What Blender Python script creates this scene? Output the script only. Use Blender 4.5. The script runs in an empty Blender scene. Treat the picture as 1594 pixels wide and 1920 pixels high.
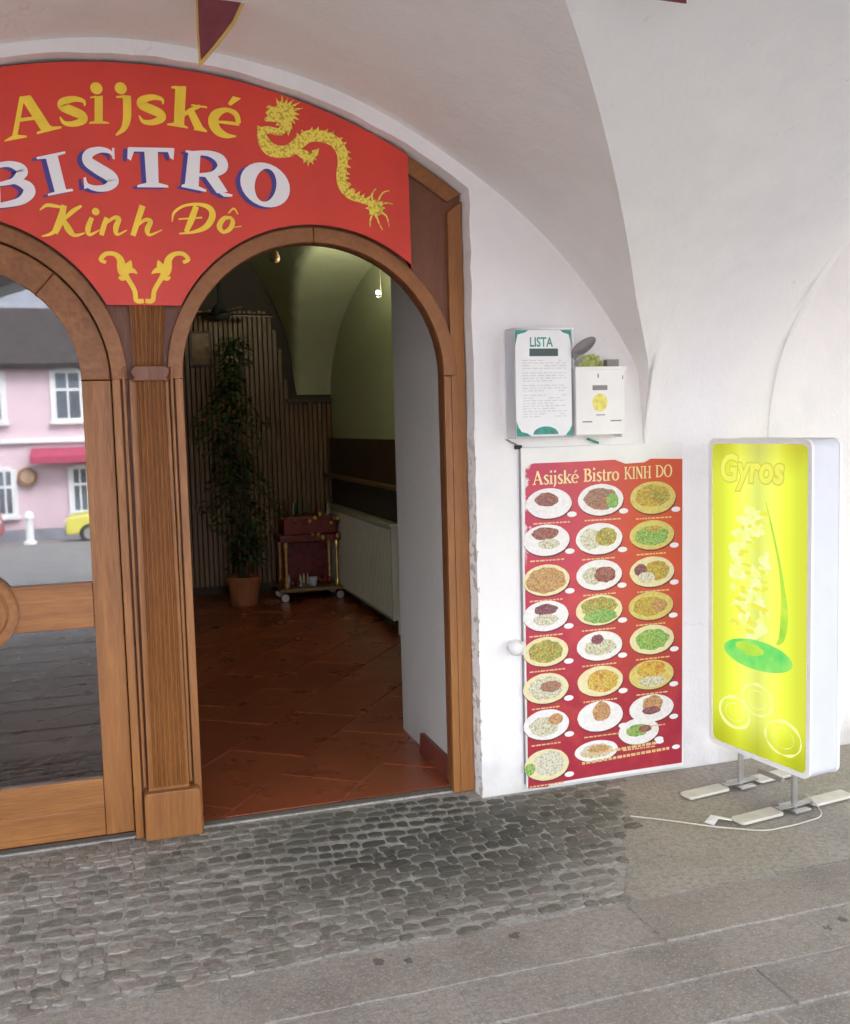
import bpy, bmesh, math, random
from mathutils import Vector, Matrix
from mathutils.geometry import tessellate_polygon
from math import sin, cos, pi, sqrt, radians, atan2, hypot

sc = bpy.context.scene
COL = sc.collection
random.seed(11)

# ---------------------------------------------------------------- camera, sky, sun, exposure
def look(yaw, tilt, roll):
    y, t, r = radians(yaw), radians(tilt), radians(roll)
    d = Vector((sin(y)*cos(t), cos(y)*cos(t), sin(t)))
    rt = Vector((cos(y), -sin(y), 0)); up = rt.cross(d)
    r2 = rt*cos(r)+up*sin(r); u2 = up*cos(r)-rt*sin(r)
    return Matrix((r2, u2, -d)).transposed()
cam = bpy.data.objects.new('camera', bpy.data.cameras.new('camera'))
COL.objects.link(cam)
cam.matrix_world = Matrix.Translation((0, -3.78, 1.55)) @ look(17.56, -5.10, -1.51).to_4x4()
cam.data.sensor_fit = 'HORIZONTAL'; cam.data.sensor_width = 36.0; cam.data.lens = 36.0*1880/1594
cam.data.clip_start = 0.05; cam.data.clip_end = 1000
sc.camera = cam

SUN_EL, SUN_AZ = radians(50), radians(20)      # bright overcast: soft sun from behind the arcade, on the houses opposite
w = bpy.data.worlds.new('World'); sc.world = w; w.use_nodes = True
nt = w.node_tree
bg = nt.nodes['Background']
sky = nt.nodes.new('ShaderNodeTexSky'); sky.sky_type = 'NISHITA'; sky.sun_disc = False
sky.sun_elevation = SUN_EL; sky.sun_rotation = SUN_AZ; sky.dust_density = 3.0; sky.air_density = 1.0
hs = nt.nodes.new('ShaderNodeHueSaturation'); hs.inputs['Saturation'].default_value = 0.27
nt.links.new(sky.outputs[0], hs.inputs['Color']); nt.links.new(hs.outputs[0], bg.inputs[0])
bg.inputs[1].default_value = 0.15
sl = bpy.data.lights.new('sun', 'SUN'); sl.energy = 1.0; sl.angle = radians(20); sl.color = (1, .96, .9)
sun = bpy.data.objects.new('sun', sl); COL.objects.link(sun)
sdir = Vector((sin(SUN_AZ)*cos(SUN_EL), cos(SUN_AZ)*cos(SUN_EL), sin(SUN_EL)))
sun.rotation_euler = sdir.to_track_quat('Z', 'Y').to_euler(); sun.location = (0, 12, 20)

EXPOSURE = 3.45
sc.view_settings.view_transform = 'Standard'; sc.view_settings.look = 'None'
sc.view_settings.exposure = EXPOSURE; sc.view_settings.gamma = 1; sc.view_settings.use_curve_mapping = False
sc.cycles.use_denoising = True
sc.cycles.max_bounces = 10; sc.cycles.diffuse_bounces = 6; sc.cycles.transparent_max_bounces = 8
sc.cycles.sample_clamp_indirect = 6

# ---------------------------------------------------------------- helpers
def link(o, parent=None):
    COL.objects.link(o)
    if parent is not None:
        o.parent = parent
        o.matrix_parent_inverse = Matrix.Translation(-parent.location) if parent.type == 'EMPTY' else Matrix()
    return o
def thing(name, label, cat, loc=(0, 0, 0), group=None):
    o = bpy.data.objects.new(name, None); o.empty_display_size = .1; o.location = loc
    COL.objects.link(o); o['label'] = label; o['category'] = cat
    if group: o['group'] = group
    return o
def tag(o, label, cat, group=None):
    o['label'] = label; o['category'] = cat
    if group: o['group'] = group
    return o
def mesh(name, V, F, m, parent=None, smooth=False, bevel=0, mats=None, mi=None):
    me = bpy.data.meshes.new(name); me.from_pydata([tuple(v) for v in V], [], F)
    if mats:
        for x in mats: me.materials.append(x)
        me.polygons.foreach_set('material_index', mi)
    elif m: me.materials.append(m)
    if smooth: me.polygons.foreach_set('use_smooth', [True]*len(me.polygons))
    me.update()
    o = link(bpy.data.objects.new(name, me), parent)
    if bevel:
        b = o.modifiers.new('bevel', 'BEVEL'); b.width = bevel; b.segments = 2; b.limit_method = 'ANGLE'; b.angle_limit = radians(40)
    return o
class MB:
    def __init__(s): s.v = []; s.f = []
    def add(s, V, F):
        n = len(s.v); s.v += [tuple(v) for v in V]; s.f += [tuple(i+n for i in f) for f in F]; return s
    def box(s, x0, x1, y0, y1, z0, z1):
        return s.add([(x0,y0,z0),(x1,y0,z0),(x1,y1,z0),(x0,y1,z0),(x0,y0,z1),(x1,y0,z1),(x1,y1,z1),(x0,y1,z1)],
                     [(0,3,2,1),(4,5,6,7),(0,1,5,4),(1,2,6,5),(2,3,7,6),(3,0,4,7)])
    def prism(s, P, y0, y1):
        # P: polygon in (x,z), counter-clockwise seen from -y
        a = sum(P[i][0]*P[(i+1)%len(P)][1]-P[(i+1)%len(P)][0]*P[i][1] for i in range(len(P)))
        if a < 0: P = P[::-1]
        n = len(P)
        V = [(x, y0, z) for x, z in P]+[(x, y1, z) for x, z in P]
        if n > 12:
            T = []
            for t in tessellate_polygon([[Vector((x, z, 0)) for x, z in P]]):
                a, b2, c = t
                k = (P[b2][0]-P[a][0])*(P[c][1]-P[a][1])-(P[c][0]-P[a][0])*(P[b2][1]-P[a][1])
                T.append((a, b2, c) if k > 0 else (c, b2, a))
            caps = T+[tuple(n+i for i in t[::-1]) for t in T]
        else: caps = [tuple(range(n)), tuple(range(2*n-1, n-1, -1))]
        return s.add(V, caps+[(i, n+i, n+(i+1)%n, (i+1)%n) for i in range(n)])
    def ring(s, cx, cz, r0, r1, a0, a1, y0, y1, n=24):
        P = [(cx+r1*cos(a0+(a1-a0)*i/n), cz+r1*sin(a0+(a1-a0)*i/n)) for i in range(n+1)]
        Q = [(cx+r0*cos(a0+(a1-a0)*i/n), cz+r0*sin(a0+(a1-a0)*i/n)) for i in range(n+1)]
        V = [(x,y0,z) for x,z in Q]+[(x,y0,z) for x,z in P]+[(x,y1,z) for x,z in Q]+[(x,y1,z) for x,z in P]; m = n+1
        F = []
        for i in range(n):
            F += [(i,i+1,m+i+1,m+i)[::-1],(2*m+i,2*m+i+1,3*m+i+1,3*m+i),(i,i+1,2*m+i+1,2*m+i),(m+i,m+i+1,3*m+i+1,3*m+i)[::-1]]
        F += [(0,m,3*m,2*m),(n,m+n,3*m+n,2*m+n)[::-1]]
        return s.add(V, F)
    def lathe(s, prof, cx, cy, cz=0, n=16, rot=None):
        V = []; F = []; k = len(prof)
        for i in range(n):
            a = 2*pi*i/n
            for r, z in prof: V.append((r*cos(a), r*sin(a), z))
        for i in range(n):
            for j in range(k-1):
                F.append((i*k+j, ((i+1)%n)*k+j, ((i+1)%n)*k+j+1, i*k+j+1))
        if prof[0][0] > 1e-6: F.append(tuple(i*k for i in range(n))[::-1])
        if prof[-1][0] > 1e-6: F.append(tuple(i*k+k-1 for i in range(n)))
        if rot: V = [tuple(rot @ Vector(v)) for v in V]
        return s.add([(x+cx, y+cy, z+cz) for x, y, z in V], F)
    def tube(s, pts, r, n=8):
        pts = [Vector(p) for p in pts]; V = []; F = []; k = len(pts)
        for i, p in enumerate(pts):
            d = (pts[min(i+1,k-1)]-pts[max(i-1,0)]).normalized()
            u = d.orthogonal().normalized(); q = d.cross(u)
            rr = r[i] if isinstance(r, (list, tuple)) else r
            for j in range(n):
                a = 2*pi*j/n; V.append(p+(u*cos(a)+q*sin(a))*rr)
        for i in range(k-1):
            for j in range(n): F.append((i*n+j, i*n+(j+1)%n, (i+1)*n+(j+1)%n, (i+1)*n+j))
        F += [tuple(range(n))[::-1], tuple(range((k-1)*n, k*n))]
        return s.add(V, F)
    def blob(s, c, r, n=8):
        V = [];F = []; R = r if isinstance(r, (tuple, list)) else (r, r, r); k = n//2+1
        for i in range(k):
            t = pi*i/(k-1)
            for j in range(n):
                a = 2*pi*j/n; V.append((c[0]+R[0]*sin(t)*cos(a), c[1]+R[1]*sin(t)*sin(a), c[2]+R[2]*cos(t)))
        for i in range(k-1):
            for j in range(n): F.append((i*n+j, (i+1)*n+j, (i+1)*n+(j+1)%n, i*n+(j+1)%n))
        return s.add(V, F)
    # flat print pieces, each a hair in front of the last
    def flat(s, P, y):
        a = sum(P[i][0]*P[(i+1)%len(P)][1]-P[(i+1)%len(P)][0]*P[i][1] for i in range(len(P)))
        if a < 0: P = P[::-1]
        return s.add([(x, y, z) for x, z in P], [tuple(range(len(P)))])
    def ribbon(s, S, y):
        pts = []
        n = len(S)
        for i in range(n-1):
            p0, p1, p2, p3 = S[max(i-1,0)], S[i], S[i+1], S[min(i+2,n-1)]
            st = 5 if n > 2 else 1
            for j in range(st):
                t = j/st
                pts.append(tuple(.5*((2*b)+(c-a)*t+(2*a-5*b+4*c-d)*t*t+(3*b-a-3*c+d)*t**3) for a, b, c, d in zip(p0, p1, p2, p3)))
        pts.append(S[-1]); V = []; k = len(pts)
        for i, p in enumerate(pts):
            a, b = pts[max(i-1,0)], pts[min(i+1,k-1)]
            dx, dz = b[0]-a[0], b[1]-a[1]; L = hypot(dx, dz) or 1
            h = max(p[2], .001)/2
            V += [(p[0]-dz/L*h, y, p[1]+dx/L*h), (p[0]+dz/L*h, y, p[1]-dx/L*h)]
        return s.add(V, [(2*i+1, 2*i+3, 2*i+2, 2*i) for i in range(k-1)])
    def glyphs(s, D, y, dx=0, dz=0, mir=None, step=.00012):
        fx = (lambda x: 2*mir-x) if mir is not None else (lambda x: x)
        T = lambda p: (fx(p[0])+dx, p[1]+dz)+tuple(p[2:])
        for P in D['p']: y -= step; s.flat([T(p) for p in P], y)
        for S in D['s']: y -= step; s.ribbon([T(p) for p in S], y)
        for c in D['c']:
            y -= step; s.flat([T((c[0]+c[2]*cos(2*pi*i/20), c[1]+c[2]*sin(2*pi*i/20))) for i in range(20)], y)
        if 'ring' in D:
            O, I = [[T(p) for p in q] for q in D['ring']]; n = len(O); y -= step
            s.add([(x, y, z) for x, z in O]+[(x, y, z) for x, z in I], [(i, (i+1)%n, n+(i+1)%n, n+i) for i in range(n)])
        return s
    def obj(s, name, m, parent=None, smooth=False, bevel=0):
        return mesh(name, s.v, s.f, m, parent, smooth, bevel)
def arc(cx, cz, r, a0, a1, n):
    return [(cx+r*cos(a0+(a1-a0)*i/n), cz+r*sin(a0+(a1-a0)*i/n)) for i in range(n+1)]
def ell(cx, cz, rx, rz, n=24, wob=0, rot=0):
    c, s = cos(rot), sin(rot); o = []
    for i in range(n):
        t = 2*pi*i/n; k = 1+wob*(random.random()-.5)
        a, b = rx*k*cos(t), rz*k*sin(t); o.append((cx+a*c-b*s, cz+a*s+b*c))
    return o
def smooth_path(S, st=6):
    o = []; n = len(S)
    for i in range(n-1):
        p0, p1, p2, p3 = S[max(i-1,0)], S[i], S[i+1], S[min(i+2,n-1)]
        for j in range(st):
            t = j/st; o.append(tuple(.5*((2*b)+(c-a)*t+(2*a-5*b+4*c-d)*t*t+(3*b-a-3*c+d)*t**3) for a, b, c, d in zip(p0, p1, p2, p3)))
    return o+[S[-1]]
def text_flat(mb, body, x, z, size, y, sx=1.0, bold=0, align='LEFT', shear=0):
    cu = bpy.data.curves.new('lettering', 'FONT'); cu.body = body; cu.size = size; cu.align_x = align; cu.offset = bold; cu.shear = shear
    cu.resolution_u = 3
    o = bpy.data.objects.new('lettering', cu); COL.objects.link(o)
    dg = bpy.context.evaluated_depsgraph_get(); me = bpy.data.meshes.new_from_object(o.evaluated_get(dg))
    mb.add([(x+v.co.x*sx, y, z+v.co.y) for v in me.vertices], [tuple(p.vertices) for p in me.polygons])
    bpy.data.objects.remove(o); bpy.data.meshes.remove(me)
    return mb

# ---------------------------------------------------------------- materials
class N:
    def __init__(s, name):
        s.m = bpy.data.materials.new(name); s.m.use_nodes = True; s.t = s.m.node_tree
        s.b = s.t.nodes['Principled BSDF']; s.out = s.t.nodes['Material Output']
        s.co = None
    def n(s, typ, ins=None, **kw):
        x = s.t.nodes.new('ShaderNode'+typ)
        for k, v in kw.items(): setattr(x, k, v)
        for k, v in (ins or {}).items():
            if hasattr(v, 'is_linked'): s.t.links.new(v, x.inputs[k])
            else: x.inputs[k].default_value = v
        return x
    def pos(s, sc=(1, 1, 1), off=(0, 0, 0)):
        g = s.n('NewGeometry')
        return s.n('Mapping', {'Vector': g.outputs['Position'], 'Scale': sc, 'Location': off}).outputs[0]
    def noise(s, scale, vec=None, detail=4, rough=.55, lo=.3, hi=.7):
        x = s.n('TexNoise', {'Vector': vec if vec is not None else s.pos(), 'Scale': scale, 'Detail': detail, 'Roughness': rough})
        return s.n('MapRange', {'Value': x.outputs[0], 'From Min': lo, 'From Max': hi}).outputs[0]
    def mix(s, a, b, f):
        x = s.n('Mix', data_type='RGBA')
        for k, v in ((6, a), (7, b), (0, f)):
            if hasattr(v, 'is_linked'): s.t.links.new(v, x.inputs[k])
            else: x.inputs[k].default_value = (tuple(v)+(1,) if k else v)
        return x.outputs[2]
    def math(s, op, a, b=0.0):
        return s.n('Math', {0: a, 1: b}, operation=op).outputs[0]
    def col(s, c):
        if hasattr(c, 'is_linked'): s.t.links.new(c, s.b.inputs['Base Color'])
        else: s.b.inputs['Base Color'].default_value = tuple(c)+(1,)
        return s
    def set(s, **k):
        for a, v in k.items():
            i = s.b.inputs[a.replace('_', ' ')]
            if hasattr(v, 'is_linked'): s.t.links.new(v, i)
            else: i.default_value = v
        return s
    def bump(s, h, st=.3, d=.01):
        b = s.n('Bump', {'Height': h, 'Strength': st, 'Distance': d}); s.t.links.new(b.outputs[0], s.b.inputs['Normal']); return s
def plain(name, c, rough=.5, var=.12, scale=9, metallic=0, bump=0):
    q = N(name); f = q.noise(scale)
    q.col(q.mix([x*(1-var) for x in c], [min(1, x*(1+var)) for x in c], f)).set(Roughness=rough, Metallic=metallic)
    if bump: q.bump(q.noise(scale*6, detail=5), bump, .004)
    return q.m

def m_plaster(name, c, dirt=.5, chips=0.0):
    q = N(name)
    f = q.noise(1.6, detail=5); f2 = q.noise(9, detail=5)
    c1 = q.mix(c, [x*.93 for x in c], f); c1 = q.mix(c1, [min(1, c[0]*1.0), c[1]*.985, c[2]*.98], f2)
    # grime near the ground with a ragged edge
    g = q.n('NewGeometry'); z = q.n('SeparateXYZ', {0: g.outputs['Position']}).outputs[2]
    e = q.math('ADD', z, q.math('MULTIPLY', q.noise(7, detail=6), -.14))
    d = q.n('MapRange', {'Value': e, 'From Min': .1, 'From Max': -.1}).outputs[0]
    c1 = q.mix(c1, (.30, .27, .23), q.math('MULTIPLY', d, dirt))
    sp = q.n('TexNoise', {'Vector': q.pos(off=(3, 1, 2)), 'Scale': 14.0, 'Detail': 6.0, 'Roughness': .7}).outputs[0]
    sm = q.n('MapRange', {'Value': sp, 'From Min': .66, 'From Max': .72}).outputs[0]
    c1 = q.mix(c1, (.5, .47, .43), q.math('MULTIPLY', sm, .35+chips))
    wv = q.n('VectorMath', {0: q.pos(), 1: q.n('VectorMath', {0: q.n('TexNoise', {'Vector': q.pos(), 'Scale': 5.0, 'Detail': 5.0}).outputs['Color'], 'Scale': .5}, operation='SCALE').outputs[0]}, operation='ADD').outputs[0]
    ck = q.n('TexVoronoi', {'Vector': wv, 'Scale': .9}, feature='DISTANCE_TO_EDGE').outputs['Distance']
    ck = q.n('MapRange', {'Value': ck, 'From Min': .006, 'From Max': .002}).outputs[0]
    c1 = q.mix(c1, (.34, .32, .30), q.math('MULTIPLY', q.math('MULTIPLY', ck, q.noise(1.1, q.pos(off=(5, 2, 1)), 2, lo=.56, hi=.68)), .2))
    c1 = q.mix(c1, [x*.86 for x in c], q.math('MULTIPLY', q.noise(.8, q.pos(off=(9, 4, 3)), 6, .65, .52, .60), .35))
    xx = q.n('SeparateXYZ', {0: g.outputs['Position']}).outputs[0]
    near = q.n('MapRange', {'Value': q.math('ABSOLUTE', q.math('SUBTRACT', xx, 1.405)), 'From Min': .035, 'From Max': .0}).outputs[0]
    fl = q.n('MapRange', {'Value': q.math('MULTIPLY', near, q.noise(26, detail=6, lo=.42, hi=.62)), 'From Min': .5, 'From Max': .62}).outputs[0]
    lowz = q.n('MapRange', {'Value': q.math('ADD', z, q.math('MULTIPLY', q.noise(3, detail=3), .9)), 'From Min': 2.2, 'From Max': 1.5}).outputs[0]
    c1 = q.mix(c1, (.36, .29, .22), q.math('MULTIPLY', q.math('MULTIPLY', fl, lowz), 1.3*dirt))
    q.col(c1).set(Roughness=.85)
    h = q.math('ADD', q.noise(3.2, detail=3), q.math('MULTIPLY', q.noise(60, detail=4), .22))
    return q.bump(h, .36, .014).m
def m_wood(name, a, b, stretch, rough=.42, sc=1.0):
    q = N(name); v = q.pos(stretch)
    f = q.noise(4.0*sc, v, 6, .62, .3, .72); f2 = q.noise(22*sc, v, 3, .6, .35, .65); f3 = q.noise(1.3, None, 3)
    c = q.mix(a, b, f); c = q.mix(c, [x*.62 for x in a], q.math('MULTIPLY', f2, .45)); c = q.mix(c, [x*1.18 for x in b], q.math('MULTIPLY', f3, .4))
    q.col(c).set(Roughness=q.n('MapRange', {'Value': f2, 'To Min': rough-.06, 'To Max': rough+.14}).outputs[0])
    return q.bump(f2, .12, .002).m
WA, WB = (.190, .068, .015), (.355, .150, .038)
M = {}
M['plaster'] = m_plaster('white_plaster', (.84, .835, .84), .5)
M['vault'] = m_plaster('vault_plaster', (.83, .80, .785), .0)
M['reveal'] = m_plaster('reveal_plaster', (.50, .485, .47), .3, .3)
M['wood'] = m_wood('varnished_wood', WA, WB, (9, 9, .55))
M['woodx'] = m_wood('varnished_wood_crosswise', WA, WB, (.55, 9, 9))
M['wooda'] = m_wood('varnished_wood_arched', (.185, .066, .016), (.315, .126, .033), (2.2, 9, 2.2))
M['woodp'] = m_wood('panel_wood', (.13, .042, .018), (.19, .068, .028), (7, 7, .8))
M['darkwood'] = m_wood('dark_interior_wood', (.045, .024, .012), (.09, .05, .024), (9, 9, .6))
M['greenwall'] = m_plaster('pale_green_plaster', (.50, .53, .33), .0)
M['darkwall'] = plain('dark_brown_wall', (.06, .045, .032), .8)
M['slat'] = m_wood('bamboo_slats', (.125, .066, .024), (.26, .148, .055), (6, 6, .5))
def m_cobble():
    q = N('worn_cobblestone')
    oi = q.n('ObjectInfo').outputs['Random']; gi = q.n('NewGeometry')
    r = q.math('FRACT', q.math('ADD', q.math('MULTIPLY', oi, 7.13), q.math('MULTIPLY', gi.outputs['Random Per Island'], 3.7)))
    c = q.mix((.170, .153, .132), (.34, .312, .268), r)
    r2 = q.math('FRACT', q.math('MULTIPLY', r, 9.7))
    c = q.mix(c, (.22, .17, .145), q.math('MULTIPLY', q.math('GREATER_THAN', r2, .78), .55))
    c = q.mix(c, (.10, .11, .075), q.math('MULTIPLY', q.math('LESS_THAN', r2, .14), .5))
    c = q.mix(c, (.05, .048, .042), q.math('MULTIPLY', q.noise(42, detail=6, lo=.45, hi=.75), .55))
    c = q.mix(c, (.36, .34, .31), q.math('MULTIPLY', q.noise(24, detail=7, rough=.75, lo=.48, hi=.72), .55))
    # a trodden damp patch in front of the door
    st = q.n('TexNoise', {'Vector': q.pos((.9, 1.3, 1), (1.4, .9, 0)), 'Scale': 1.4, 'Detail': 4.0}).outputs[0]
    p = q.n('VectorMath', {0: q.pos((.8, 1.3, 0), (-.88, .42, 0))}, operation='LENGTH').outputs['Value']
    stain = q.n('MapRange', {'Value': q.math('ADD', p, q.math('MULTIPLY', st, -.7)), 'From Min': .55, 'From Max': -.05}).outputs[0]
    c = q.mix(c, q.mix((.035, .038, .032), (.075, .075, .066), r), q.math('MULTIPLY', stain, .85))
    q.col(c).set(Roughness=.72)
    return q.bump(q.noise(70, detail=5), .5, .004).m
M['cobble'] = m_cobble()
def m_stone(name, a, b, spots=True, blotch=(.165, .15, .13)):
    q = N(name)
    oi = q.n('ObjectInfo').outputs['Random']
    c = q.mix(a, b, q.noise(3.0, detail=6)); c = q.mix(c, [x*1.12 for x in b], q.math('MULTIPLY', oi, .5))
    c = q.mix(c, blotch, q.math('MULTIPLY', q.noise(46, detail=7, rough=.8, lo=.42, hi=.66), .85)); c = q.mix(c, (.31, .235, .20), q.math('MULTIPLY', q.noise(7, detail=5, lo=.5, hi=.75), .45)); c = q.mix(c, [x*.62 for x in a], q.math('MULTIPLY', q.noise(2.2, detail=6, lo=.5, hi=.72), .6))
    c = q.mix(c, (.42, .40, .37), q.math('MULTIPLY', q.noise(120, detail=4, lo=.52, hi=.70), .7))
    if spots:
        v = q.n('TexVoronoi', {'Vector': q.pos((1, 1, 0)), 'Scale': 4.3, 'Randomness': 1.0})
        sp = q.math('LESS_THAN', q.math('ADD', v.outputs['Distance'], q.math('MULTIPLY', q.noise(38, detail=3), .07)), .105)
        c = q.mix(c, (.06, .055, .05), q.math('MULTIPLY', sp, .7))
    q.col(c).set(Roughness=.78)
    return q.bump(q.noise(110, detail=5), .45, .003).m
M['slab'] = m_stone('granite_slab', (.245, .214, .184), (.335, .298, .262))
M['concrete'] = m_stone('worn_concrete', (.27, .245, .205), (.36, .332, .285), False, (.16, .14, .11))
M['mortar'] = m_stone('pale_joint_mortar', (.27, .257, .238), (.43, .415, .39), False, (.14, .13, .12))
M['street'] = m_stone('street_setts', (.135, .14, .155), (.205, .21, .225), False)
M['terra'] = None
def m_tile():
    q = N('terracotta_tile'); oi = q.n('ObjectInfo').outputs['Random']
    c = q.mix((.225, .048, .019), (.31, .074, .030), oi); c = q.mix(c, (.17, .045, .022), q.math('MULTIPLY', q.noise(3, detail=7), .45))
    c = q.mix(c, (.34, .11, .05), q.math('MULTIPLY', q.noise(60, detail=6, lo=.5, hi=.75), .35))
    q.col(c).set(Roughness=q.n('MapRange', {'Value': q.noise(5, detail=7), 'To Min': .24, 'To Max': .38}).outputs[0])
    return q.bump(q.noise(9, detail=3, lo=.0, hi=1.0), .10, .004).m
M['tile'] = m_tile()
M['grout'] = plain('pale_grout', (.30, .22, .15), .9, .3, 20)
M['skirt'] = plain('red_brown_skirting', (.16, .04, .028), .45, .25, 12)
M['signred'] = plain('red_sign_paint', (.63, .046, .026), .45, .10, 4)
M['signyel'] = plain('yellow_lettering', (.88, .63, .045), .45, .08, 12)
M['signwhite'] = plain('white_lettering', (.80, .80, .82), .45, .03)
M['signblue'] = plain('blue_lettering', (.055, .045, .26), .45, .03)
def m_dragon():
    q = N('dragon_scales'); v = q.n('TexVoronoi', {'Vector': q.pos(), 'Scale': 105.0})
    k = q.n('MapRange', {'Value': v.outputs['Distance'], 'From Min': .5, 'From Max': .75}).outputs[0]
    q.col(q.mix((.84, .68, .09), (.50, .36, .03), k)).set(Roughness=.45); return q.m
M['dragon'] = m_dragon()
M['maroon'] = plain('maroon_cloth', (.17, .035, .045), .8, .15, 20)
M['gold'] = plain('yellow_trim', (.55, .37, .10), .7)
M['whitep'] = plain('white_plastic', (.78, .78, .76), .4, .04)
M['greyp'] = plain('grey_plastic', (.20, .19, .185), .4)
M['paperw'] = plain('white_paper', (.80, .81, .82), .6, .03)
M['teal'] = plain('green_print', (.05, .30, .24), .6, .3, 40)
M['darkprint'] = plain('dark_green_print', (.05, .085, .085), .5)
M['greyprint'] = plain('grey_print', (.60, .60, .62), .6)
M['leaflet'] = plain('green_leaflets', (.32, .36, .09), .6, .5, 60)
M['ylogo'] = plain('yellow_logo', (.76, .68, .16), .6, .2, 40)
M['metal'] = plain('galvanised_metal', (.45, .44, .42), .38, .15, 12, .8)
M['footm'] = plain('painted_steel', (.60, .57, .50), .5, .15)
M['dark'] = plain('black_rubber', (.02, .02, .02), .7)
M['cablew'] = plain('white_cable', (.52, .49, .43), .5)
M['pot'] = plain('terracotta_pot', (.34, .12, .05), .7)
M['leaf'] = plain('dark_green_leaf', (.035, .075, .022), .45, .5, 14)
M['stem'] = plain('brown_stem', (.08, .05, .03), .8)
M['radiator'] = plain('cream_radiator', (.52, .50, .40), .4, .05)
M['redl'] = plain('red_lacquer', (.16, .018, .015), .35, .4, 20)
M['goldm'] = plain('gold_paint', (.5, .33, .10), .3, .3, 30, .6)
M['china'] = plain('white_blue_china', (.45, .5, .6), .2, .3, 40)
M['pinkw'] = plain('pink_render', (.55, .42, .48), .85, .06, .8)
M['whitew'] = plain('white_window_paint', (.62, .63, .65), .5, .04)
M['wglass'] = plain('dark_window_glass', (.10, .12, .15), .15, .4, .6)
M['roofd'] = plain('dark_brown_roof_tiles', (.040, .032, .033), .8, .3, 3)
M['roofl'] = plain('grey_slate_roof', (.20, .21, .25), .6, .15, 2)
M['carY'] = plain('yellow_car_paint', (.52, .48, .10), .3, .03)
M['carR'] = plain('red_car_paint', (.36, .03, .05), .3, .03)
M['awn'] = plain('crimson_awning', (.34, .05, .10), .8)
def m_glass():
    q = N('door_glass'); t = q.n('BsdfTransparent', {'Color': (.78, .80, .80, 1)}); g = q.n('BsdfGlossy', {'Roughness': .018, 'Color': (.97, .98, 1, 1)})
    lw = q.n('Fresnel', {'IOR': 1.5}); f = q.n('MapRange', {'Value': lw.outputs[0], 'From Min': .04, 'From Max': 1.0, 'To Min': .115, 'To Max': 1.0}).outputs[0]
    x = q.n('MixShader', {0: f, 1: t.outputs[0], 2: g.outputs[0]}); q.t.links.new(x.outputs[0], q.out.inputs[0]); return q.m
M['glass'] = m_glass()
def m_acrylic():
    q = N('clear_acrylic'); t = q.n('BsdfTransparent', {'Color': (.93, .93, .95, 1)}); g = q.n('BsdfGlossy', {'Roughness': .08})
    x = q.n('MixShader', {0: .08, 1: t.outputs[0], 2: g.outputs[0]}); q.t.links.new(x.outputs[0], q.out.inputs[0]); return q.m
M['acrylic'] = m_acrylic()
LV = 2.0**-EXPOSURE     # lit surfaces are given as they read at this exposure
def m_lit(name, c, k=1.0):
    q = N(name); e = q.n('Emission', {'Color': tuple(c)+(1,), 'Strength': k*LV}); q.t.links.new(e.outputs[0], q.out.inputs[0]); return q.m

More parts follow.
